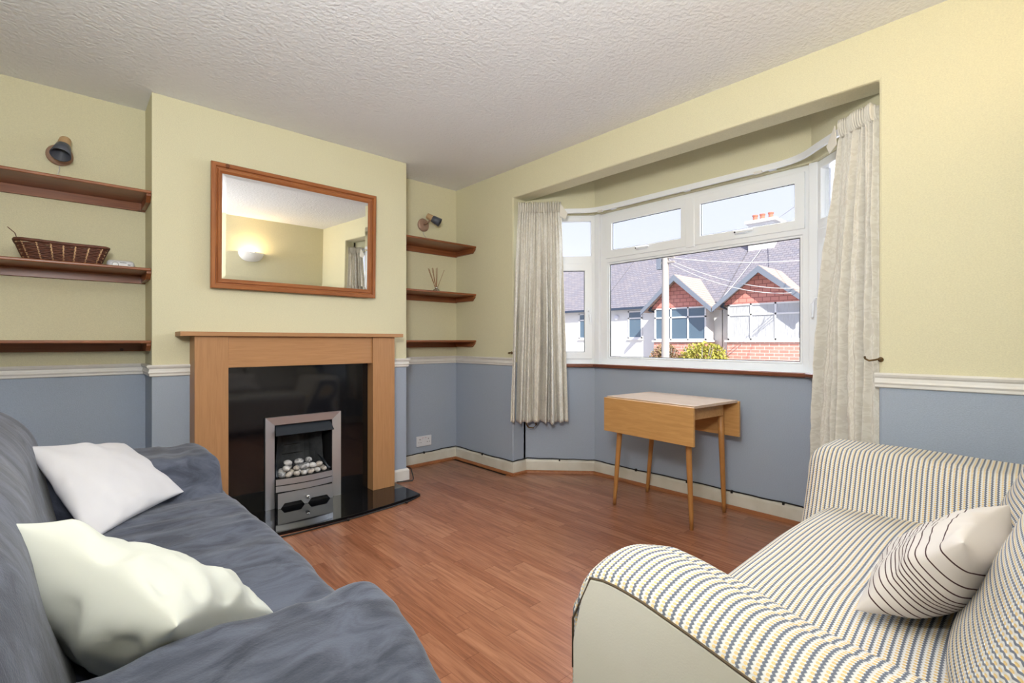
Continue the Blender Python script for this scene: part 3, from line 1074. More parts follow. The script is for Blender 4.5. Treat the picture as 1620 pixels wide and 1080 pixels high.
# tray and cheek rods
MB().box(0.95, 1.29, 3.20, 3.42, 0.185, 0.197).build('burner_tray', M['fire_black'], FIRE)
for sx in (-1, 1):
    MB().tube([(1.12 + sx * 0.165, 3.205, 0.205), (1.12 + sx * 0.140, 3.33, 0.285)], 0.009, 8).build('side_rest', M['dark_steel'], FIRE, smooth=True)


def bowed_bar(z0, z1, name, bow=0.022, x0=0.942, x1=1.298, holes=None, y=3.178):
    n = 16
    mb = MB()
    rows = []
    for k in range(n + 1):
        t = k / n
        yy = y - bow * math.sin(PI * t)
        rows.append((x0 + (x1 - x0) * t, yy))
    for (xx, yy) in rows:
        mb.v += [(xx, yy, z0), (xx, yy, z1), (xx, yy + 0.004, z1), (xx, yy + 0.004, z0)]
    for k in range(n):
        a, b = 4 * k, 4 * k + 4
        mb.f += [(a, b, b + 1, a + 1), (a + 1, b + 1, b + 2, a + 2), (a + 2, b + 2, b + 3, a + 3), (a + 3, b + 3, b, a)]
    mb.f += [(0, 1, 2, 3), (4 * n, 4 * n + 3, 4 * n + 2, 4 * n + 1)]
    return mb.build(name, M['steel'], FIRE)


bowed_bar(0.162, 0.198, 'front_bar')
bowed_bar(0.120, 0.156, 'front_bar')
MB().box(0.945, 1.295, 3.19, 3.21, HZ, 0.16).build('dark_backing', M['fire_black'], FIRE)  # black slab in place of an open recess, its shade painted in
ap = MB()
mxa = Matrix(((1, 0, 0, 0), (0, 0, 1, 3.165), (0, 1, 0, 0), (0, 0, 0, 1)))
outl = [(0.950, HZ + 0.001), (0.966, HZ + 0.001), (0.988, HZ + 0.030), (1.088, HZ + 0.030), (1.110, HZ + 0.001), (1.130, HZ + 0.001), (1.152, HZ + 0.030),
        (1.252, HZ + 0.030), (1.274, HZ + 0.001), (1.292, HZ + 0.001), (1.292, 0.113), (0.950, 0.113)]
ap.plate(outl, [], 0.004, mxa)
apo = ap.build('ash_pan_front', M['steel'], FIRE)
kn = MB().lathe([(0.005, 0), (0.005, 0.018), (0.011, 0.020), (0.012, 0.032), (0.008, 0.036)], Matrix.Translation((1.120, 3.166, 0.068)) @ Matrix.Rotation(PI / 2, 4, 'X'), 16)
kn.build('knob', M['chrome'], apo, smooth=True)

# pebbles resting in the tray: every one a thing of its own
peb = [
    (0.985, 3.215, 0, 'g', 1.05), (1.025, 3.200, 0, 'l', 1.0), (1.070, 3.195, 0, 'l', 0.95), (1.115, 3.192, 0, 'w', 1.0), (1.160, 3.195, 0, 'l', 0.95), (1.205, 3.200, 0, 'w', 0.95), (1.250, 3.212, 0, 'l', 0.95),
    (1.000, 3.262, 0, 'w', 1.25), (1.055, 3.250, 0, 'l', 1.1), (1.105, 3.245, 0, 'w', 1.1), (1.155, 3.245, 0, 'w', 1.0), (1.205, 3.250, 0, 'l', 1.05), (1.248, 3.262, 0, 'l', 1.0),
    (1.020, 3.235, 1, 'w', 1.2), (1.078, 3.225, 1, 'l', 0.95), (1.128, 3.222, 1, 'g', 1.25), (1.180, 3.225, 1, 'w', 1.1), (1.225, 3.235, 1, 'l', 1.05),
    (1.010, 3.305, 0, 'w', 1.1), (1.060, 3.305, 1, 'g', 1.0), (1.120, 3.290, 1, 'g', 1.1), (1.180, 3.300, 1, 'g', 1.0),
    (1.042, 3.272, 2, 'w', 1.15), (1.108, 3.268, 2, 'g', 1.2), (1.170, 3.268, 2, 'g', 1.15),
]
desc = {'g': 'grey veined pebble', 'l': 'cream smooth pebble', 'w': 'whitish polished pebble'}
peb_rows = [(0, 7, 'of the bottom front row in the gas fire'), (7, 6, 'of the bottom second row in the gas fire'), (13, 5, 'of the upper front row in the gas fire'),
            (18, 4, 'of the rear row in the gas fire'), (22, 3, 'on top of the pebble heap in the gas fire')]
ordinal = ('leftmost', 'second from left', 'third from left', 'fourth from left', 'fifth from left', 'sixth from left', 'rightmost')
pm = {'g': M['pebble_grey'], 'l': M['pebble_light'], 'w': M['pebble_white']}
for i, (px, py, lv, k, s) in enumerate(peb):
    bm = bmesh.new()
    bmesh.ops.create_icosphere(bm, subdivisions=2, radius=1.0)
    rx, ry, rz = 0.0255 * s, 0.019 * s, 0.0170 * s
    for v in bm.verts:
        q = 1 + 0.10 * noise.noise(v.co * 1.3 + Vector((i * 3.1, 0, 0)))
        v.co = Vector((v.co.x * rx * q, v.co.y * ry * q, v.co.z * rz * q))
    me = bpy.data.meshes.new('pebble')
    bm.to_mesh(me)
    bm.free()
    me.materials.append(pm[k])
    for p in me.polygons:
        p.use_smooth = True
    o = bpy.data.objects.new('pebble', me)
    COL.objects.link(o)
    o.location = (px, py, 0.197 + rz * 0.93 + lv * 0.0275)
    o.rotation_euler = (random.uniform(-0.35, 0.35), random.uniform(-0.45, 0.45), random.uniform(0, PI))
    for (r0_, rn_, rl_) in peb_rows:
        if r0_ <= i < r0_ + rn_:
            od = 'rightmost' if i == r0_ + rn_ - 1 else ordinal[i - r0_]
            tag(o, desc[k] + ', ' + od + ' ' + rl_, 'pebble', 'pebbles heaped in the gas fire')

# ------------------------------------------------------------------ mirror over the mantel
MIR = thing('wall_mirror', 'large pine framed mirror hanging above the mantel', 'mirror', (1.112, 3.25, 1.352))
mx0, mx1, mz0, mz1 = 0.603, 1.622, 1.360, 2.086
tilt = Matrix.Translation((0, 3.243, mz0)) @ Matrix.Rotation(math.radians(1.5), 4, 'X') @ Matrix.Translation((0, -3.243, -mz0))


def frame_member(a, b, inward, m):
    """moulded, mitred frame member between outer corners a and b (XZ); inward = unit XZ"""
    a, b, n = Vector(a), Vector(b), Vector(inward)
    d = (b - a).normalized()
    mb = MB()
    pr = [(0, 0.022), (0, 0), (0.004, -0.004), (0.022, -0.004), (0.026, 0.007), (0.032, 0.008), (0.036, 0.000), (0.046, 0.001), (0.058, 0.011), (0.058, 0.022)]
    for end, s in ((a, 1), (b, -1)):
        for o, y in pr:
            p = end + n * o + d * s * o
            mb.v.append(tuple(tilt @ Vector((p.x, 3.222 + y, p.y))))
    k = len(pr)
    for q in range(k):
        mb.f.append((q, (q + 1) % k, k + (q + 1) % k, k + q))
    mb.f += [tuple(range(k)), tuple(reversed(range(k, 2 * k)))]
    mb.build('frame_rail' if m == 'pine_frame' else 'frame_stile', M[m], MIR)


frame_member((mx0, mz0), (mx1, mz0), (0, 1), 'pine_frame')
frame_member((mx1, mz1), (mx0, mz1), (0, -1), 'pine_frame')
frame_member((mx0, mz1), (mx0, mz0), (1, 0), 'pine_frame_v')
frame_member((mx1, mz0), (mx1, mz1), (-1, 0), 'pine_frame_v')
g = MB()
gx0, gx1, gz0, gz1 = mx0 + 0.056, mx1 - 0.056, mz0 + 0.056, mz1 - 0.056
bv = 0.022
yo, yi = 3.2345, 3.2328
vs = [(gx0, yo, gz0), (gx1, yo, gz0), (gx1, yo, gz1), (gx0, yo, gz1), (gx0 + bv, yi, gz0 + bv), (gx1 - bv, yi, gz0 + bv), (gx1 - bv, yi, gz1 - bv), (gx0 + bv, yi, gz1 - bv)]
vs += [(gx0, yo + 0.004, gz0), (gx1, yo + 0.004, gz0), (gx1, yo + 0.004, gz1), (gx0, yo + 0.004, gz1)]
g.add([tilt @ Vector(v) for v in vs], [(0, 1, 5, 4), (1, 2, 6, 5), (2, 3, 7, 6), (3, 0, 4, 7), (4, 5, 6, 7), (8, 11, 10, 9), (0, 8, 9, 1), (1, 9, 10, 2), (2, 10, 11, 3), (3, 11, 8, 0)])
g.build('mirror_glass', M['mirror'], MIR)

# ------------------------------------------------------------------ alcove shelves
SHY = 3.272


def shelf(x0, x1, ztop, label, end, group):
    root = thing('wall_shelf', label, 'shelf', ((x0 + x1) / 2, YB, ztop - 0.03), group)
    bd = MB().box(x0, x1, SHY, YB - 0.001, ztop - 0.016, ztop)
    bd.build('board', M['pine_shelf'], root, bevel=0.005, seg=3)
    MB().box(x0, x1, YB - 0.021, YB - 0.001, ztop - 0.062, ztop - 0.016).build('batten', M['pine_shelf'], root, bevel=0.001)
    # side batten with its slanted front end, on the wall at x = end
    xa, xb = (end - 0.021, end - 0.001)
    zt, zb = ztop - 0.016, ztop - 0.058
    mb = MB()
    poly = [(YB - 0.022, zt), (SHY + 0.012, zt), (SHY + 0.012, zt - 0.012), (SHY + 0.045, zb), (YB - 0.022, zb)]
    mb.v = [(xa, y, z) for y, z in poly] + [(xb, y, z) for y, z in poly]
    n = len(poly)
    mb.f = [tuple(range(n)), tuple(reversed(range(n, 2 * n)))] + [(i, i + n, (i + 1) % n + n, (i + 1) % n) for i in range(n)]
    mb.build('side_batten', M['pine_shelf_y'], root)
    return root


for zt, lab in ((1.871, 'top'), (1.449, 'middle'), (1.056, 'bottom')):
    shelf(XL + 0.001, CX0 - 0.001, zt, {'top': 'topmost stained pine shelf in the left alcove below the grey spotlight',
                                       'middle': 'middle stained pine shelf in the left alcove holding the wicker basket',
                                       'bottom': 'lowest stained pine shelf in the left alcove just above the dado rail'}[lab], CX0, 'left alcove shelves')
for zt, lab in ((1.866, 'top'), (1.457, 'middle'), (1.061, 'bottom')):
    shelf(CX1 + 0.001, XR - 0.001, zt, {'top': 'topmost stained pine shelf in the right alcove below the small spotlight',
                                       'middle': 'middle stained pine shelf in the right alcove under the reed diffuser',
                                       'bottom': 'lowest stained pine shelf in the right alcove just above the dado rail'}[lab], XR, 'right alcove shelves')


# spotlights
def spotlight(cx, cz, top, open_, label, r0, r1, cord):
    root = thing('wall_spotlight', label, 'wall lamp', (cx, YB, cz), 'alcove spotlights')
    MB().lathe([(0.054, 0), (0.056, 0.006), (0.050, 0.014), (0.030, 0.017), (0.0, 0.018)], Matrix.Translation((cx, YB - 0.001, cz)) @ Matrix.Rotation(PI / 2, 4, 'X'), 32, cap=False).build('wall_plate', M['lamp_base'], root, smooth=True)
    a, b = Vector(top), Vector(open_)
    d = (b - a).normalized()
    q = d.to_track_quat('Z', 'Y').to_matrix().to_4x4()
    L = (b - a).length
    mid = a + d * L * 0.42
    MB().tube([(cx, YB - 0.015, cz), tuple(Vector((cx, YB - 0.04, cz)) * 0.5 + mid * 0.5), tuple(mid)], 0.0065, 8).build('arm', M['lamp_base'], root, smooth=True)
    T = Matrix.Translation(a) @ q
    MB().lathe([(0.0, 0.0), (r0 * 0.9, 0.001), (r0, 0.006), (r0 * 1.12, L * 0.44)], T, 24, cap=False).build('collar', M['lamp_wood'], root, smooth=True)
    MB().lathe([(r0 * 1.10, L * 0.42), (r0 * 1.22, L * 0.44), (r1, L), (r1 * 0.93, L), (r0 * 1.05, L * 0.5), (0, L * 0.48)], T, 28, cap=False).build('lamp_shade', M['lamp_shade'], root, smooth=True)
    MB().tube(cord, 0.0028, 6).build('cord', M['white_cable'], root)
    return root


spotlight(-0.034, 2.050, (-0.010, 3.505, 2.124), (-0.030, 3.440, 2.018), 'larger looking grey spotlight with wooden collar above the left alcove shelves', 0.0245, 0.043,
          [(-0.034, YB - 0.004, 2.000), (-0.036, YB - 0.004, 1.97), (-0.044, YB - 0.010, 1.93), (-0.050, YB - 0.012, 1.872)])
spotlight(2.236, 2.043, (2.232, 3.500, 2.112), (2.315, 3.430, 2.052), 'small grey spotlight with wooden collar above the right alcove shelves', 0.0235, 0.036,
          [(2.236, YB - 0.004, 1.995), (2.240, YB - 0.004, 1.965), (2.262, YB - 0.010, 1.94), (2.285, YB - 0.012, 1.92), (2.295, YB - 0.010, 1.867)])

# wicker basket on the middle left shelf
BK = thing('wicker_basket', 'dark brown woven wicker basket on the middle left shelf', 'basket', (-0.018, 3.43, 1.449))


def basket_loop(f, off=0.0, ph=0, n=96, amp=0.0035):
    hx, hy = 0.142 + 0.034 * f, 0.070 + 0.030 * f
    z = 1.449 + 0.008 + 0.092 * f
    pts = []
    for k in range(n + 1):
        t = 2 * PI * (k % n) / n
        c, s = math.cos(t), math.sin(t)
        m = (abs(c) ** 5 + abs(s) ** 5) ** (-1 / 5)
        w = amp * math.sin(24 * t + ph)
        pts.append((-0.018 + c * m * (hx + off + w), 3.43 + s * m * (hy + off + w), z + (0.004 * math.sin(t * 2 + 1) if f > 0.9 else 0)))
    return pts


wv = MB()
NR = 11
for i in range(NR):
    wv.tube(basket_loop(i / NR, ph=(i % 2) * PI), 0.0048, 6, cap=False)
wv.build('weave', M['wicker'], BK, smooth=True)
MB().tube(basket_loop(0.97, 0.002, 0, amp=0.0015), 0.0078, 8, cap=False).build('rim', M['wicker'], BK, smooth=True)
MB().prism([(-0.018 + sx * 0.138, 3.43 + sy * 0.066) for sx, sy in ((-1, -1), (1, -1), (1, 1), (-1, 1))], 1.4495, 1.457).build('bottom', M['wicker'], BK)
for k in range(24):
    a, b = basket_loop(0.02, 0, 0, 48, 0)[2 * k], basket_loop(0.95, 0, 0, 48, 0)[2 * k]
    MB().tube([a, b], 0.0048, 6).build('stake', M['cane'], BK, smooth=True)
MB().tube([(-0.185, 3.36, 1.555), (-0.19, 3.35, 1.575), (-0.215, 3.345, 1.600)], 0.002, 5).build('loose_cane', M['wicker'], BK)

# alarm
AL = thing('carbon_monoxide_alarm', 'small white oval alarm standing right of the wicker basket', 'alarm', (0.218, 3.47, 1.449))
al = soft_box(0.155, 0.278, 3.455, 3.495, 1.450, 1.502, 0.0195, 14)
al.build('casing', M['socket'], AL, smooth=True)
MB().lathe([(0.013, 0), (0.013, 0.004), (0.011, 0.005)], Matrix.Translation((0.192, 3.458, 1.475)) @ Matrix.Rotation(PI / 2, 4, 'X'), 20).build('test_button', M['upvc'], AL)
MB().lathe([(0.0135, 0), (0.0145, 0), (0.0145, 0.003), (0.0135, 0.003)], Matrix.Translation((0.192, 3.4575, 1.475)) @ Matrix.Rotation(PI / 2, 4, 'X'), 20).build('button_ring', M['dark_slot'], AL)
MB().box(0.246, 0.258, 3.4535, 3.456, 1.476, 1.480).build('indicator', M['dark_slot'], AL)
MB().box(0.212, 0.240, 3.4535, 3.456, 1.487, 1.489).build('vent_slot', M['dark_slot'], AL)

# reed diffuser
RD = thing('reed_diffuser', 'small glass reed diffuser with brown sticks on the right shelf', 'diffuser', (2.325, 3.50, 1.457))
T = Matrix.Translation((2.325, 3.50, 1.4575))
MB().lathe([(0.0, 0.0), (0.026, 0.0), (0.031, 0.006), (0.031, 0.026), (0.024, 0.038), (0.012, 0.042), (0.012, 0.050)], T, 24, cap=False).build('bottle', M['bottle_glass'], RD, smooth=True)
MB().lathe([(0.014, 0.044), (0.015, 0.046), (0.015, 0.062), (0.006, 0.063)], T, 20).build('collar', M['chrome'], RD, smooth=True)
for k, (dx, dy) in enumerate(((-0.090, -0.01), (-0.064, 0.015), (-0.048, -0.02), (-0.030, 0.02), (0.006, -0.005), (0.012, 0.02), (0.075, -0.01))):
    MB().tube([(2.325 - dx * 0.12, 3.50 - dy * 0.1, 1.463), (2.325 + dx, 3.50 + dy, 1.457 + 0.225 - abs(dx) * 0.18)], 0.0018, 5).build('reed', M['reed'], RD)

# double socket
SO = thing('wall_socket', 'white double power socket low on the right alcove wall', 'socket', (2.243, YB, 0.20))
MB().box(2.168, 2.316, YB - 0.010, YB - 0.001, 0.157, 0.245).build('face_plate', M['socket'], SO, bevel=0.003)
for s in (-1, 1):
    cx = 2.242 + s * 0.042
    sl = MB()
    sl.box(cx - 0.003, cx + 0.003, YB - 0.0108, YB - 0.0098, 0.213, 0.222)
    sl.box(cx - 0.014, cx - 0.007, YB - 0.0108, YB - 0.0098, 0.190, 0.194)
    sl.box(cx + 0.007, cx + 0.014, YB - 0.0108, YB - 0.0098, 0.190, 0.194)
    sl.build('pin_holes', M['dark_slot'], SO)
    MB().box(2.242 + s * 0.014 - 0.006, 2.242 + s * 0.014 + 0.006, YB - 0.0135, YB - 0.010, 0.214, 0.232).build('switch', M['socket'], SO, bevel=0.001)
    MB().box(2.242 + s * 0.014 - 0.004, 2.242 + s * 0.014 + 0.004, YB - 0.0140, YB - 0.0134, 0.228, 0.231).build('red_mark', M['red_mark'], SO)

# cable clipped on top of the skirting, round the alcove and the bay
CB = thing('skirting_cable', 'thin black cable clipped along the top of the skirting round the bay', 'cable', (XR, YB, 0.105))
cp = [(CX1 + 0.012, YB - 0.012), (2.25, YB - 0.010), (XR - 0.012, YB - 0.012), (XR - 0.010, 3.2), (XR - 0.012, 2.80), (2.728, 2.800), (2.90, 2.608), (3.085, 2.400), (3.088, 2.1), (3.088, 1.6), (3.088, 1.2), (3.088, 0.92), (2.86, 0.66), (2.72, 0.49)]
cz = [0.098, 0.103, 0.112, 0.106, 0.110, 0.112, 0.110, 0.108, 0.104, 0.110, 0.106, 0.109, 0.107, 0.106]
pts = []
for i in range(len(cp) - 1):
    for k in range(5):
        t = k / 5
        pts.append((cp[i][0] * (1 - t) + cp[i + 1][0] * t, cp[i][1] * (1 - t) + cp[i + 1][1] * t, cz[i] * (1 - t) + cz[i + 1] * t + 0.002 * math.sin(9 * (i + t))))
MB().tube(pts, 0.0042, 7).build('lead', M['cable'], CB, smooth=True)
for (cx, cy, ang) in ((2.24, YB - 0.010, 0), (XR - 0.010, 3.18, 90), (2.90, 2.606, -46), (3.088, 2.02, 90), (3.088, 1.62, 90), (3.088, 1.32, 90), (3.088, 1.02, 90)):
    MB().box(-0.006, 0.006, -0.007, 0.007, 0.094, 0.112, Matrix.Translation((cx, cy, 0)) @ Matrix.Rotation(math.radians(ang), 4, 'Z')).build('cable_clip', M['cable'], CB)
HCb = thing('hearth_cable', 'black cable looping from the chimney breast corner and under the hearth edge', 'cable', (1.9, 3.2, 0))
MB().tube([(1.925, 3.30, 0.085), (1.935, 3.262, 0.080), (1.936, 3.244, 0.050), (1.930, 3.215, 0.014), (1.905, 3.190, 0.006), (1.86, 3.215, 0.006), (1.80, 3.235, 0.006)], 0.0042, 7).build('lead', M['cable'], HCb, smooth=True)
MB().tube([(1.745, 2.838, 0.006), (1.66, 2.798, 0.006), (1.5, 2.774, 0.005), (1.32, 2.756, 0.005), (1.2, 2.748, 0.005), (1.0, 2.742, 0.005), (0.8, 2.745, 0.005)], 0.0042, 7).build('lead', M['cable'], HCb, smooth=True)
for cx, cy in ((1.62, 2.786), (1.21, 2.746)):
    MB().box(cx - 0.006, cx + 0.006, cy - 0.010, cy + 0.004, 0.0, 0.012).build('cable_clip', M['cable'], HCb)

# ------------------------------------------------------------------ wall uplighter opposite the fireplace (seen in the mirror)
UP = thing('wall_uplighter', 'white half bowl wall uplighter, lit, reflected in the mirror', 'wall lamp', (1.685, YF, 1.92))
ub = MB()
NS, NR = 24, 8
for r in range(NR + 1):
    f = r / NR
    rad = 0.145 * math.sin(f * PI / 2) ** 0.8
    z = 1.865 + 0.115 * (1 - math.cos(f * PI / 2))
    for k in range(NS + 1):
        t = PI * k / NS
        ub.v.append((1.685 + math.cos(t) * rad, YF + 0.001 + math.sin(t) * rad * 0.72, z))
for r in range(NR):
    for k in range(NS):
        a = r * (NS + 1) + k
        ub.f.append((a, a + 1, a + NS + 2, a + NS + 1))
ubo = ub.build('lamp_shade', M['sconce'], UP, smooth=True, fix=False)
sd = ubo.modifiers.new('solid', 'SOLIDIFY')
sd.thickness = 0.006
MB().box(1.625, 1.745, YF + 0.001, YF + 0.018, 1.89, 1.96).build('back_plate', M['sconce'], UP)
MB().lathe([(0.0, 0), (0.012, 0.004), (0.016, 0.02), (0.010, 0.036), (0, 0.04)], Matrix.Translation((1.685, -0.19, 1.935)), 14, cap=False).build('bulb', mat('warm_bulb', (1, 0.8, 0.5), emit=((1.0, 0.72, 0.38), 12.0)), UP, smooth=True)


# ------------------------------------------------------------------ curtains
def curtain(name, label, top, bottom, z_top, z_bot, folds, seed, hem_notch=None, flip=1, hang=0.0):
    """top / bottom: XY polylines; the pleats deepen and spread downwards"""
    def along(poly, t):
        L = [0]
        for i in range(1, len(poly)):
            L.append(L[-1] + math.dist(poly[i - 1], poly[i]))
        s = t * L[-1]
        for i in range(1, len(poly)):
            if s <= L[i] or i == len(poly) - 1:
                q = (s - L[i - 1]) / (L[i] - L[i - 1])
                a, b = Vector(poly[i - 1]), Vector(poly[i])
                d = (b - a).normalized()
                return a.lerp(b, q), Vector((d.y, -d.x)) * flip
    mb = MB()
    NU, NV = 260, 90
    mb.uv = []
    for j in range(NV + 1):
        v = j / NV
        vz = v ** 1.0
        for i in range(NU + 1):
            u = i / NU
            pt, nt_ = along(top, u)
            pb, nb_ = along(bottom, u)
            p = pt.lerp(pb, vz ** 0.8)
            n = nt_.lerp(nb_, vz).normalized()
            ph = 2 * PI * folds * (u + 0.075 * noise.noise(Vector((u * 5, seed, v * 0.8))) + 0.02 * noise.noise(Vector((u * 14, seed, v * 1.5))))
            amp = 0.008 + 0.042 * min(1, v * 2.2)
            big = math.copysign(abs(math.sin(ph)) ** 0.8, math.sin(ph)) + 0.35 * math.sin(2.3 * ph + seed)
            fine = math.sin(2 * PI * folds * 2.6 * u + seed) * 0.013 * math.exp(-v * 7)
            env = 0.75 + 0.9 * noise.noise(Vector((u * 5, seed + 5, v)))
            w = 0.009 * noise.noise(Vector((u * 10, v * 16 + 0.4 * u * 10, seed))) * min(1, v * 3)
            w += 0.006 * noise.noise(Vector((u * 26, v * 30, seed + 2))) * (v ** 1.5)
            off = big * amp * env + fine + w
            z = z_top + (z_bot - z_top) * v
            if j == 0:
                z += 0.008 * math.sin(2 * PI * folds * 2.3 * u + 1)
            if v < 0.035:
                off += 0.006 * math.sin(2 * PI * folds * 2.3 * u + 2 + seed)
            z += 0.02 * noise.noise(Vector((u * 4, seed, 9))) * v + hang * (u - 0.5) * v
            q = p + n * off
            mb.v.append((q.x, q.y, z))
            mb.uv.append((u * 0.9 + 0.1 * seed, (1 - v) * 1.7))
    for j in range(NV):
        for i in range(NU):
            a = j * (NU + 1) + i
            mb.f.append((a, a + 1, a + NU + 2, a + NU + 1))
    root = thing(name, label, 'curtain', (top[0][0], top[0][1], z_bot), 'bay window curtains')
    me = mb.mesh('drape')
    me.materials.append(M['curtain'])
    for p in me.polygons:
        p.use_smooth = True
    o = bpy.data.objects.new('drape', me)
    COL.objects.link(o)
    o.parent = root
    o.matrix_parent_inverse = Matrix.Translation(-parent_origin(root))
    md = o.modifiers.new('cloth', 'SOLIDIFY')
    md.thickness = 0.003
    # gathered heading tape, a ruffled band of its own
    tp = MB()
    n = 240
    for j, (dz, dd) in enumerate(((0.012, 0.000), (0.0, 0.004), (-0.030, 0.003), (-0.050, -0.002), (-0.062, -0.010))):
        for i in range(n + 1):
            u = i / n
            p, nn = along(top, u)
            a = math.sin(2 * PI * folds * 2.6 * u + seed) + 0.4 * math.sin(2 * PI * folds * 4.9 * u)
            q = p + nn * (0.012 + dd + 0.013 * a)
            tp.v.append((q.x, q.y, z_top + dz + 0.006 * a * (1 if j == 0 else 0.2)))
    for j in range(4):
        for i in range(n):
            a = j * (n + 1) + i
            tp.f.append((a, a + 1, a + n + 2, a + n + 1))
    t = tp.build('heading_tape', M['curtain_plain'], root, smooth=True, fix=False)
    t.modifiers.new('cloth', 'SOLIDIFY').thickness = 0.003
    # turned corner of the heading
    e, nn = along(top, 1.0 if flip > 0 else 1.0)
    d = (Vector(top[-1]) - Vector(top[-2])).normalized()
    fl = MB()
    A = e + nn * 0.045
    Bq = A + d * 0.055
    fl.add([(A.x, A.y, z_top - 0.005), (Bq.x, Bq.y, z_top - 0.085), (Bq.x - d.x * 0.02, Bq.y - d.y * 0.02, z_top - 0.125), (A.x - d.x * 0.01, A.y - d.y * 0.01, z_top - 0.10)], [(0, 1, 2, 3)])
    f = fl.build('folded_corner', M['tape'], root, fix=False)
    f.modifiers.new('cloth', 'SOLIDIFY').thickness = 0.004
    return root


curtain('curtain', 'cream patterned curtain hanging on the left side of the bay, above the cable', [(2.600, 2.765), (2.70, 2.675), (2.830, 2.530)], [(2.548, 2.800), (2.66, 2.700), (2.870, 2.490)],
        2.115, 0.425, 7.0, 1.7)
curtain('curtain', 'cream patterned curtain hanging on the right side of the bay, behind the striped sofa', [(2.625, 0.490), (2.68, 0.570), (2.735, 0.640)], [(2.600, 0.470), (2.70, 0.61), (2.850, 0.775)],
        2.085, 0.33, 6.5, 4.2, flip=-1)


def hold_back(x, y, z, label, dy):
    r = thing('curtain_hook', label, 'hook', (x, y, z), 'curtain hooks')
    MB().tube([(x, y, z), (x - 0.03, y, z + 0.004), (x - 0.05, y + dy * 0.01, z + 0.0), (x - 0.060, y + dy * 0.03, z - 0.004), (x - 0.052, y + dy * 0.045, z + 0.004), (x - 0.046, y + dy * 0.048, z + 0.012)],
              [0.005, 0.004, 0.004, 0.004, 0.004, 0.005], 8).build('hook', M['brass'], r, smooth=True)
    MB().lathe([(0.010, 0), (0.011, 0.003), (0.004, 0.006)], Matrix.Translation((x, y, z)) @ Matrix.Rotation(-PI / 2, 4, 'Y'), 14).build('rose', M['brass'], r, smooth=True)


hold_back(XR, 2.822, 0.960, 'small brass curtain hook beside the left curtain above the dado rail', -1)
hold_back(XR, 0.468, 0.972, 'small brass curtain hook beside the right curtain above the dado rail', 1)
MBk = MB().tube([(2.66, 2.74, 0.44), (2.655, 2.735, 0.40), (2.67, 2.72, 0.375), (2.70, 2.70, 0.37), (2.715, 2.685, 0.395), (2.71, 2.69, 0.43)], 0.005, 8)
tag(MBk.build('curtain_tieback', M['brass'], None, smooth=True), 'dark looped tieback end showing under the left curtain hem', 'tieback')

# ------------------------------------------------------------------ drop-leaf table
TB = thing('drop_leaf_table', 'small light wood drop-leaf table with splayed round legs under the window', 'table', (2.745, 1.56, 0))
tm = Matrix.Translation((2.742, 1.552, 0)) @ Matrix.Rotation(math.radians(-5.5), 4, 'Z')
HXT, HYT = 0.225, 0.312
MB().box(-HXT, HXT, -HYT, HYT, 0.686, 0.702, tm).build('table_top', M['table_top'], TB, bevel=0.002)
MB().box(-HXT - 0.019, -HXT - 0.003, -HYT - 0.006, HYT + 0.006, 0.482, 0.694, tm).build('drop_leaf', M['table_wood'], TB, bevel=0.002)
MB().box(HXT + 0.003, HXT + 0.019, -HYT - 0.006, HYT + 0.006, 0.482, 0.694, tm).build('drop_leaf', M['table_wood'], TB, bevel=0.002)
rl = 0.245
for s in (-1, 1):
    MB().box(-0.165, 0.165, s * rl - 0.010, s * rl + 0.010, 0.610, 0.686, tm).build('apron', M['table_wood'], TB, bevel=0.001)
    MB().box(s * 0.165 - 0.009, s * 0.165 + 0.009, -0.235, 0.235, 0.620, 0.686, tm).build('apron', M['table_wood'], TB, bevel=0.001)
for (fx, fy_, tx, ty) in ((2.600, 1.862, -0.170, 0.232), (2.985, 1.862, 0.170, 0.232), (2.565, 1.318, -0.170, -0.232), (2.975, 1.318, 0.170, -0.232)):
    t = tm @ Vector((tx, ty, 0.684))
    f = Vector((fx, fy_, 0.0))
    MB().tube([f, f.lerp(t, 0.10), f.lerp(t, 0.6), t], [0.0105, 0.0125, 0.0165, 0.0185], 18).build('leg', M['table_leg'], TB, smooth=False)
for o in TB.children:
    if o.name.startswith('leg'):
        for p in o.data.polygons:
            p.use_smooth = len(p.vertices) == 4


# ------------------------------------------------------------------ grey sofa under a velvet throw
def wrinkle(p, amp=0.010, s=4.5, seed=0.0, stretch=(1, 1, 1)):
    q = Vector((p[0] * stretch[0], p[1] * stretch[1], p[2] * stretch[2]))
    a = noise.noise(q * s + Vector((seed, 0, 0)))
    b = 1 - 2 * abs(noise.noise(q * s * 1.7 + Vector((0, seed, 3))))
    return amp * (0.6 * a + 0.5 * b)


GS = thing('grey_sofa', 'two seat sofa under a dark grey velvet throw along the left wall', 'sofa', (-0.02, 1.55, 0))


def d_seat(p):
    x, y, z = p
    t = max(0, (z - 0.2) / 0.25)
    cy = 1 - ((y - 1.58) / 0.75) ** 2
    z2 = z + t * (0.022 * max(0, cy) - 0.015 * max(0, -x))
    z2 += t * (wrinkle(p, 0.010, 3.0, 1.0, (0.9, 2.2, 1)) + wrinkle(p, 0.0035, 10.0, 6.0, (0.7, 2.2, 1)))
    x2 = x + 0.012 * max(0, cy) * (1 if x > 0.3 else 0) + 0.008 * fbm(p, 5, 2)
    if x > 0.3:
        x2 += 0.05 * (1 - z / 0.45) * 0.4 + wrinkle(p, 0.008, 5, 4, (1, 2.5, 0.4))
    return (x2, y, z2)


soft_box(-0.22, 0.485, 0.80, 2.38, 0.02, 0.452, 0.075, 70, d_seat).build('seat', M['velvet'], GS, smooth=True)


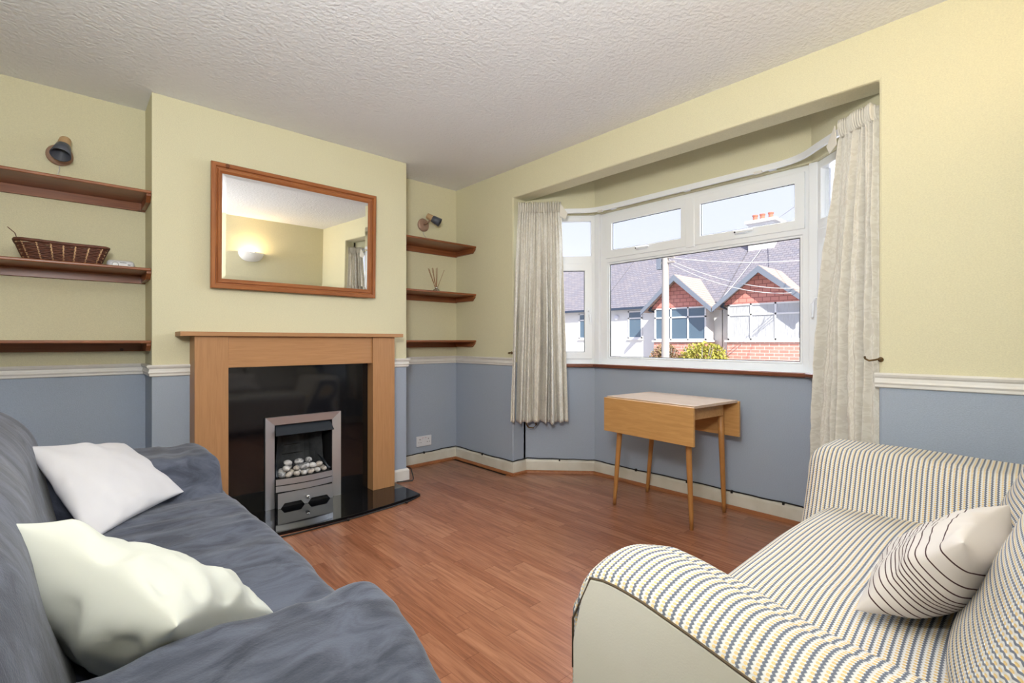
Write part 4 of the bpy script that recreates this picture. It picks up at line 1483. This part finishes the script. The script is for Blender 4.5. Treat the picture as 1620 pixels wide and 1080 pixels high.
def d_arm(far):
    def f(p):
        x, y, z = p
        t = max(0, min(1, (z - 0.3) / 0.28))
        x2 = x + wrinkle(p, 0.010, 5, 7, (1, 1, 0.5)) * (1 if x > 0.2 else 0.2) + 0.010 * (1 - z / 0.5)
        y2 = y
        if far:
            y2 = y - 0.12 * (1 - t) * (1 if y < 2.45 else 0) + 0.012 * fbm(p, 5, 9)
        else:
            y2 = y + 0.05 * (1 - t) * (1 if y > 0.72 else 0) + 0.012 * fbm(p, 5, 3)
            x2 -= 0.26 * max(0, 0.78 - y) * max(0, min(1, (x - 0.1) / 0.3))
        z2 = z + t * (wrinkle(p, 0.014, 4.0, 5 if far else 8, (1.6, 1, 1)) - 0.025 * max(0, -x))
        return (x2, y2, z2)
    return f


soft_box(-0.40, 0.442, 0.485, 0.900, 0.02, 0.606, 0.062, 54, d_arm(False)).build('armrest', M['velvet'], GS, smooth=True)
soft_box(-0.40, 0.450, 2.22, 2.58, 0.02, 0.600, 0.050, 50, d_arm(True)).build('armrest', M['velvet'], GS, smooth=True)


def d_back(p):
    x, y, z = p
    lean = max(0, z - 0.40) * 0.24
    x2 = x - (lean if x > -0.3 else 0.3 * lean)
    x2 += 0.020 * math.sin((y - 0.5) * 3.0) * (1 if x > -0.2 else 0)
    x2 += (wrinkle(p, 0.007, 3, 11, (1, 1, 0.6)) + wrinkle(p, 0.0025, 12, 3, (1, 1, 0.5))) * (1 if x > -0.25 else 0.3)
    z2 = z + (0.010 * fbm(p, 3, 4) if z > 0.6 else 0)
    return (x2, y, z2)


soft_box(-0.475, 0.006, 0.43, 2.47, 0.02, 0.868, 0.175, 80, d_back).build('backrest', M['velvet'], GS, smooth=True)

c1 = pillow((0.045, 1.840, 0.475), (0.320, 2.170, 0.487), (0.160, 2.400, 0.655), (-0.100, 2.180, 0.715), 0.095, n=44, sag=0.06, wr=0.010, seed=2, skew=0.5)
tag(c1.build('cushion', M['cushion_white'], None, smooth=True, fix=False), 'plain white cushion at the far end of the grey sofa', 'cushion', 'sofa cushions')
c2 = pillow((-0.073, 1.170, 0.744), (0.115, 0.840, 0.640), (0.325, 1.110, 0.468), (0.120, 1.440, 0.470), 0.20, n=48, sag=0.12, wr=0.024, seed=5, skew=0.33)
tag(c2.build('cushion', M['cushion_ivory'], None, smooth=True, fix=False), 'plain ivory cushion propped at the near end of the grey sofa', 'cushion', 'sofa cushions')

# ------------------------------------------------------------------ cream sofa under a striped knitted throw
SS = thing('striped_sofa', 'cream sofa under a white, grey and yellow striped knitted throw', 'sofa', (1.55, 0.16, 0))
TOPZ = [(-0.23, 0.545), (0.0, 0.555), (0.10, 0.562), (0.255, 0.586), (0.354, 0.611), (0.446, 0.631), (0.508, 0.637), (0.551, 0.629), (0.571, 0.600), (0.585, 0.56)]


def topz(y):
    if y <= TOPZ[0][0]:
        return TOPZ[0][1]
    for (a, za), (b, zb) in zip(TOPZ, TOPZ[1:]):
        if y <= b:
            return za + (zb - za) * (y - a) / (b - a)
    return TOPZ[-1][1]


# outer cream side panel, its top following the arm
pn = MB()
prof = [(y, topz(y)) for y in [-0.23 + 0.8 * k / 60 for k in range(60)] if y < 0.583]
poly = [(-0.23, 0.05)] + prof + [(0.585, 0.50), (0.580, 0.05)]
n = len(poly)
pn.v = [(0.686, y, z - 0.004) for y, z in poly] + [(0.700, y, z - 0.004) for y, z in poly]
pn.f = [tuple(range(n)), tuple(reversed(range(n, 2 * n)))] + [(i, i + n, (i + 1) % n + n, (i + 1) % n) for i in range(n)]
pn.build('side_panel', M['sofa_cream'], SS, bevel=0.003, seg=2)
MB().tube([(0.687, y, z - 0.002) for y, z in prof[::2]] + [(0.687, 0.584, 0.54), (0.687, 0.584, 0.45)], 0.0022, 6).build('piping', M['piping'], SS, smooth=True)


def d_narm(p):
    x, y, z = p
    t = max(0, min(1, (z - 0.25) / 0.40))
    zt = topz(min(y, 0.585)) + 0.003
    q = max(0.0, min(1.0, (x - 0.691) / 0.274))
    z2 = z + t * (zt - 0.66) + t * (0.020 * math.sin(PI * min(1, q * 1.5)) ** 0.7 - 0.045 * max(0, (q - 0.62) / 0.38) ** 2)
    x2 = x + 0.018 * (1 - t) * (1 if x > 0.8 else 0) + (0.006 * fbm(p, 7, 2) if x > 0.7 else 0)
    return (x2, y + 0.004 * fbm(p, 9, 1), z2 + 0.003 * fbm(p, 11, 6) * t)


soft_box(0.691, 0.965, -0.23, 0.596, 0.05, 0.660, 0.016, 64, d_narm).build('armrest', M['stripe_y'], SS, smooth=True)


def d_farm(p):
    x, y, z = p
    t = max(0, min(1, (z - 0.25) / 0.38))
    x2 = x
    if x < 2.3:
        x2 = x - 0.17 * (1 - t) ** 1.2 + 0.010 * fbm(p, 6, 5)
    z2 = z + t * (-0.030 * max(0, 0.35 - y) + 0.004 * fbm(p, 6, 3))
    return (x2, y + 0.010 * fbm(p, 5, 8) * (1 if y > 0.3 else 0), z2)


soft_box(2.155, 2.46, -0.23, 0.628, 0.05, 0.640, 0.070, 50, d_farm).build('armrest', M['stripe_y'], SS, smooth=True)


def d_sseat(p):
    x, y, z = p
    t = max(0, min(1, (z - 0.25) / 0.2))
    b = math.sin(PI * max(0, min(1, (x - 0.9) / 1.25)))
    z2 = z + t * (0.020 * b - 0.05 * max(0, 0.25 - y) + 0.010 * fbm(p, 3, 7))
    return (x, y + t * 0.012 * b * (1 if y > 0.4 else 0), z2)


soft_box(0.90, 2.20, -0.05, 0.570, 0.05, 0.440, 0.065, 56, d_sseat).build('seat', M['stripe_seat'], SS, smooth=True)


def d_sback(x0, x1):
    def f(p):
        x, y, z = p
        b = math.sin(PI * max(0, min(1, (x - x0) / (x1 - x0))))
        lean = (z - 0.42) * 0.42
        y2 = y - lean + (0.045 * (b - 0.6) if y > -0.02 else 0) + 0.005 * fbm(p, 6, 2)
        return (x, y2, z + 0.012 * (b - 0.5) * (1 if z > 0.6 else 0))
    return f


for x0, x1 in ((0.965, 1.560), (1.570, 2.16)):
    soft_box(x0, x1, -0.10, 0.135, 0.43, 0.80, 0.080, 34, d_sback(x0, x1)).build('back_cushion', M['stripe_back'], SS, smooth=True)
soft_box(0.69, 2.44, -0.235, -0.06, 0.05, 0.72, 0.06, 50).build('backrest', M['sofa_cream'], SS, smooth=True)
for (lx, ly) in ((0.74, 0.50), (2.36, 0.52), (0.74, -0.17), (2.36, -0.17)):
    MB().lathe([(0.022, 0.0), (0.028, 0.055)], Matrix.Translation((lx, ly, 0)), 14).build('foot', M['foot'], SS)
for (lx, ly) in ((0.36, 0.60), (0.36, 2.46), (-0.36, 0.60), (-0.36, 2.46)):
    MB().lathe([(0.022, 0.0), (0.028, 0.04)], Matrix.Translation((lx, ly, 0)), 14).build('foot', M['foot'], GS)

# striped cushion leaning on the back of the striped sofa
Nn, T1, FBt, T2 = Vector((1.150, 0.092, 0.700)), Vector((1.655, 0.052, 0.660)), Vector((1.66, 0.275, 0.490)), Vector((1.215, 0.262, 0.490))
c3 = pillow(Nn, T1, FBt, T2, 0.145, n=44, sag=0.09, wr=0.010, seed=8, skew=0.27)
cm = mat('striped_cushion_cloth', (0.72, 0.67, 0.63), rough=0.8, spec=0.2)
nt = cm.node_tree
uvn = nt.nodes.new('ShaderNodeUVMap')
sep = nt.nodes.new('ShaderNodeSeparateXYZ')
nt.links.new(uvn.outputs[0], sep.inputs[0])
acc = None
for q in (0.15, 0.27, 0.35, 0.41, 0.45, 0.49, 0.53, 0.57, 0.61, 0.66, 0.72, 0.79, 0.86):
    l = math_node(nt, 'LESS_THAN', math_node(nt, 'ABSOLUTE', math_node(nt, 'SUBTRACT', sep.outputs['Y'], q)), 0.0055)
    acc = l if acc is None else math_node(nt, 'MAXIMUM', acc, l)
mxn = nt.nodes.new('ShaderNodeMixRGB')
mxn.inputs[1].default_value = (0.72, 0.67, 0.63, 1)
mxn.inputs[2].default_value = (0.075, 0.035, 0.035, 1)
nt.links.new(acc, mxn.inputs[0])
nt.links.new(mxn.outputs[0], nt.nodes['Principled BSDF'].inputs['Base Color'])
tag(c3.build('cushion', cm, None, smooth=True, fix=False), 'cream cushion with thin dark brown stripes on the striped sofa', 'cushion', 'sofa cushions')

# ------------------------------------------------------------------ outside: street and bungalows
struct(MB().box(3.3, 60, -40, 60, -0.60, -0.45).build('ground', M['tarmac']), 'street surface between the houses', 'ground')
struct(MB().box(13.4, 15.6, -40, 60, -0.45, -0.36).build('ground_pavement', M['pavement']), 'far pavement in front of the bungalows', 'ground')
struct(MB().box(15.6, 18.0, -40, 60, -0.45, -0.30).build('ground_front_gardens', M['pavement']), 'paved front gardens of the bungalows', 'ground')
XW, XB = 18.0, 17.3
ZE, XRG, ZR = 2.52, 21.0, 5.30
SL = (ZR - ZE) / (XRG - 17.75)


def ext_window(parent, x, y0, y1, z0, z1, lights, transom, pane_mat):
    w = MB()
    t = 0.055
    w.box(x - 0.05, x, y0, y1, z0, z0 + t).box(x - 0.05, x, y0, y1, z1 - t, z1).box(x - 0.05, x, y0, y0 + t, z0, z1).box(x - 0.05, x, y1 - t, y1, z0, z1)
    for k in range(1, lights):
        yy = y0 + (y1 - y0) * k / lights
        w.box(x - 0.05, x, yy - t / 2, yy + t / 2, z0, z1)
    if transom:
        w.box(x - 0.05, x, y0, y1, transom - t / 2, transom + t / 2)
    f = w.build('window', M['ext_white'], parent)
    rows = [(z0 + t, transom - t / 2), (transom + t / 2, z1 - t)] if transom else [(z0 + t, z1 - t)]
    for k in range(lights):
        ya = y0 + (y1 - y0) * k / lights + t / 2
        yb = y0 + (y1 - y0) * (k + 1) / lights - t / 2
        for (za, zb) in rows:
            MB().box(x - 0.02, x - 0.012, ya, yb, za, zb).build('pane', pane_mat, f)
    return f


def house(y0, y1, gy, ghw, label, net, side_win, door, gz=3.60):
    """bungalow from y0 to y1 with one tile-hung gable (centre gy, half width ghw) over a bay"""
    r = thing('bungalow', label, 'house', (XW + 2, (y0 + y1) / 2, -0.3))
    MB().box(XW, XW + 6.4, y0, y1, -0.35, ZE).build('wall', M['render_white'], r)
    rf = MB()
    yo0, yo1 = y0, y1
    vs = [(17.75, yo0, ZE), (XRG, yo0, ZR), (XRG + 3.4, yo0, ZE), (17.75, yo1, ZE), (XRG, yo1, ZR), (XRG + 3.4, yo1, ZE)]
    rf.add(vs, [(0, 1, 4, 3), (1, 2, 5, 4), (0, 2, 1), (3, 4, 5), (0, 3, 5, 2)])
    rf.build('roof', M['roof'], r)
    MB().box(17.68, 17.78, y0, y1, ZE - 0.10, ZE).build('gutter', M['drainpipe'], r)
    # bay with brick base and window
    MB().box(XB, XW, gy - ghw + 0.12, gy + ghw - 0.12, -0.35, 1.03).build('brick_base', M['brick'], r)
    MB().box(XB - 0.06, XW, gy - ghw + 0.06, gy + ghw - 0.06, 1.03, 1.10).build('sill', M['ext_white'], r)
    MB().box(XB + 0.06, XW, gy - ghw + 0.14, gy + ghw - 0.14, 1.10, 2.36).build('bay', M['render_white'], r)
    ext_window(r, XB + 0.06, gy - ghw + 0.14, gy + ghw - 0.14, 1.10, 2.36, 3, 1.98, M['net'] if net else M['ext_pane'])
    # gable triangle, hung with tiles
    bot = 2.36
    gw = ghw + 0.02
    tri = MB()
    ys = [(gy - gw, bot), (gy + gw, bot), (gy, gz - 0.10)]
    tri.v = [(XB, y, z) for y, z in ys] + [(XW + 0.6, y, z) for y, z in ys]
    tri.f = [(0, 1, 2), (3, 5, 4), (0, 3, 4, 1), (1, 4, 5, 2), (2, 5, 3, 0)]
    tri.build('gable', M['hung_tile'], r)
    # gable roof running back into the main roof
    xi = 17.75 + (gz - ZE) / SL + 0.05
    for s in (-1, 1):
        ye, ze = gy + s * (gw + 0.22), bot - 0.06
        m = MB()
        t = 0.09
        m.v = [(16.92, gy, gz), (xi, gy, gz), (17.70, ye, ze), (16.92, ye, ze), (16.92, gy, gz - t), (xi, gy, gz - t), (17.70, ye, ze - t), (16.92, ye, ze - t)]
        m.f = [(0, 1, 2, 3), (4, 7, 6, 5), (0, 3, 7, 4), (2, 6, 7, 3), (1, 5, 6, 2), (0, 4, 5, 1)]
        m.build('gable_roof', M['gable_roof'], r)
        # bargeboard
        b = MB()
        h = 0.20
        b.v = [(16.88, gy, gz - 0.02), (16.88, ye, ze - 0.02), (16.88, ye, ze - h), (16.88, gy, gz - h - 0.05), (16.93, gy, gz - 0.02), (16.93, ye, ze - 0.02), (16.93, ye, ze - h), (16.93, gy, gz - h - 0.05)]
        b.f = [(0, 1, 2, 3), (4, 7, 6, 5), (0, 4, 5, 1), (1, 5, 6, 2), (2, 6, 7, 3), (3, 7, 4, 0)]
        b.build('bargeboard', M['barge'], r)
    dpy = gy + ghw + 0.02
    MB().tube([(XB - 0.06, dpy - 0.06, 2.42), (XB - 0.06, dpy + 0.04, 2.30), (XW - 0.10, dpy + 0.06, 2.20), (XW - 0.10, dpy + 0.06, -0.3)], 0.045, 8).build('drainpipe', M['drainpipe'], r)
    if side_win:
        ext_window(r, XW, side_win[0], side_win[1], 1.18, 2.36, 1, 2.05, M['ext_pane'])
        MB().box(XW - 0.08, XW, side_win[0] - 0.05, side_win[1] + 0.05, 1.12, 1.18).build('sill', M['ext_white'], r)
    if door:
        MB().box(XW - 0.02, XW, door[0], door[1], -0.30, 1.80).build('door', M['ext_white'], r)
    return r


h1 = house(8.06, 13.60, 9.40, 1.20, 'white bungalow with smaller red tiled gable behind the telegraph pole', False, (11.45, 12.15), (12.45, 13.25))
MB().lathe([(0.12, 0), (0.12, 0.05), (0.09, 0.07)], Matrix.Translation((XW - 0.001, 12.75, 2.12)) @ Matrix.Rotation(-PI / 2, 4, 'Y'), 18).build('round_fitting', M['socket'], h1)  # small round fitting on the wall, purpose unknown
h2 = house(2.40, 8.02, 6.36, 1.32, 'white bungalow with larger red tiled gable, net curtains and chimney', True, (3.3, 4.0), (2.6, 3.2))
house(13.64, 19.2, 17.6, 1.32, 'white bungalow further left seen through the narrow side window', False, (14.2, 14.9), None)
house(-3.3, 2.36, -0.9, 1.3, 'white bungalow furthest right beyond the right curtain', True, None, None)
# chimneys
st = MB().box(20.3, 21.3, 7.05, 8.02, 4.3, 5.78).box(20.2, 21.4, 6.95, 8.12, 5.78, 5.90).build('chimney_stack', M['render_white'], h2)
for yy in (7.30, 7.62, 7.90):
    MB().lathe([(0.10, 5.90), (0.085, 6.12), (0.11, 6.16), (0.11, 6.20)], Matrix.Translation((20.7, yy, 0)), 12).build('chimney_pot', M['pot'], st)

PO = thing('telegraph_pole', 'weathered telegraph pole with wires across the street', 'pole', (12.0, 6.92, -0.45))
MB().tube([(12, 6.92, -0.45), (12, 6.92, 3.40)], [0.115, 0.085], 14).build('pole', M['pole'], PO, smooth=False)
MB().box(11.9, 12.05, 7.02, 7.14, 3.02, 3.36).build('junction_box', M['barge'], PO)
for k, zz in enumerate((3.30, 3.18)):
    MB().box(11.96, 12.04, 6.66, 7.18, zz, zz + 0.04).build('cross_arm', M['pole'], PO)
wires = [((12, 6.90, 3.30), (17.2, 5.2, 2.75), 0.25, 'overhead wire sagging from pole to the right gable, upper of the pair'),
         ((12, 6.90, 3.22), (17.2, 5.25, 2.62), 0.30, 'overhead wire sagging from pole to the right gable, lower of the pair'),
         ((12, 6.90, 3.34), (20.3, 2.0, 4.6), 0.5, 'overhead wire running from pole over the right bungalow roof'),
         ((20.3, 7.3, 5.0), (17.7, 7.95, 2.6), 0.05, 'thin cable dropping down the roof from the chimney stack'),
         ((20.6, 7.0, 5.9), (12, 0.5, 6.2), 0.1, 'thin aerial line rising right from the chimney stack')]
for a, b, sag, lab in wires:
    a, b = Vector(a), Vector(b)
    pts = [a.lerp(b, k / 14) - Vector((0, 0, sag * 4 * (k / 14) * (1 - k / 14))) for k in range(15)]
    tag(MB().tube(pts, 0.012, 5).build('overhead_wire', M['wire'], None), lab, 'wire', 'overhead wires')


def shrub(cx, cy, r, h, label, m, seed, nleaf=1500):
    rnd = random.Random(seed)
    root = thing('garden_shrub', label, 'shrub', (cx, cy, -0.3), 'front garden shrubs')
    st = MB()
    for k in range(9):
        a = rnd.uniform(0, 2 * PI)
        st.tube([(cx, cy, -0.32), (cx + math.cos(a) * r * 0.4, cy + math.sin(a) * r * 0.5, h * 0.3), (cx + math.cos(a) * r * 0.6, cy + math.sin(a) * r * 0.85, h * 0.85)], [0.03, 0.02, 0.008], 5)
    st.build('stems', M['pole'], root)
    lf = MB()
    for k in range(nleaf):
        a, b = rnd.uniform(0, 2 * PI), math.acos(rnd.uniform(-0.3, 1))
        q = rnd.uniform(0.55, 1.08)
        p = Vector((cx + math.cos(a) * math.sin(b) * r * 0.6 * q, cy + math.sin(a) * math.sin(b) * r * q, -0.3 + (h + 0.3) * 0.45 + math.cos(b) * (h + 0.3) * 0.55 * q))
        s = rnd.uniform(0.04, 0.075)
        n = Vector((rnd.uniform(-1, 1), rnd.uniform(-1, 1), rnd.uniform(-1, 1))).normalized()
        u = n.orthogonal().normalized() * s
        v = n.cross(u).normalized() * s * 0.6
        lf.add([p - u, p - v * 0.9 + n * s * 0.2, p + u, p + v * 0.9 + n * s * 0.2], [(0, 1, 2, 3)])
    o = lf.build('foliage', m, root, fix=False)
    o['kind'] = 'stuff'


shrub(16.3, 7.95, 0.85, 1.02, 'yellow green leafy shrub in the front garden between the gables', M['leaf'], 3, 2200)
shrub(16.5, 9.52, 0.60, 0.95, 'reddish twiggy shrub left of the yellow green one', M['leaf_red'], 8, 1300)
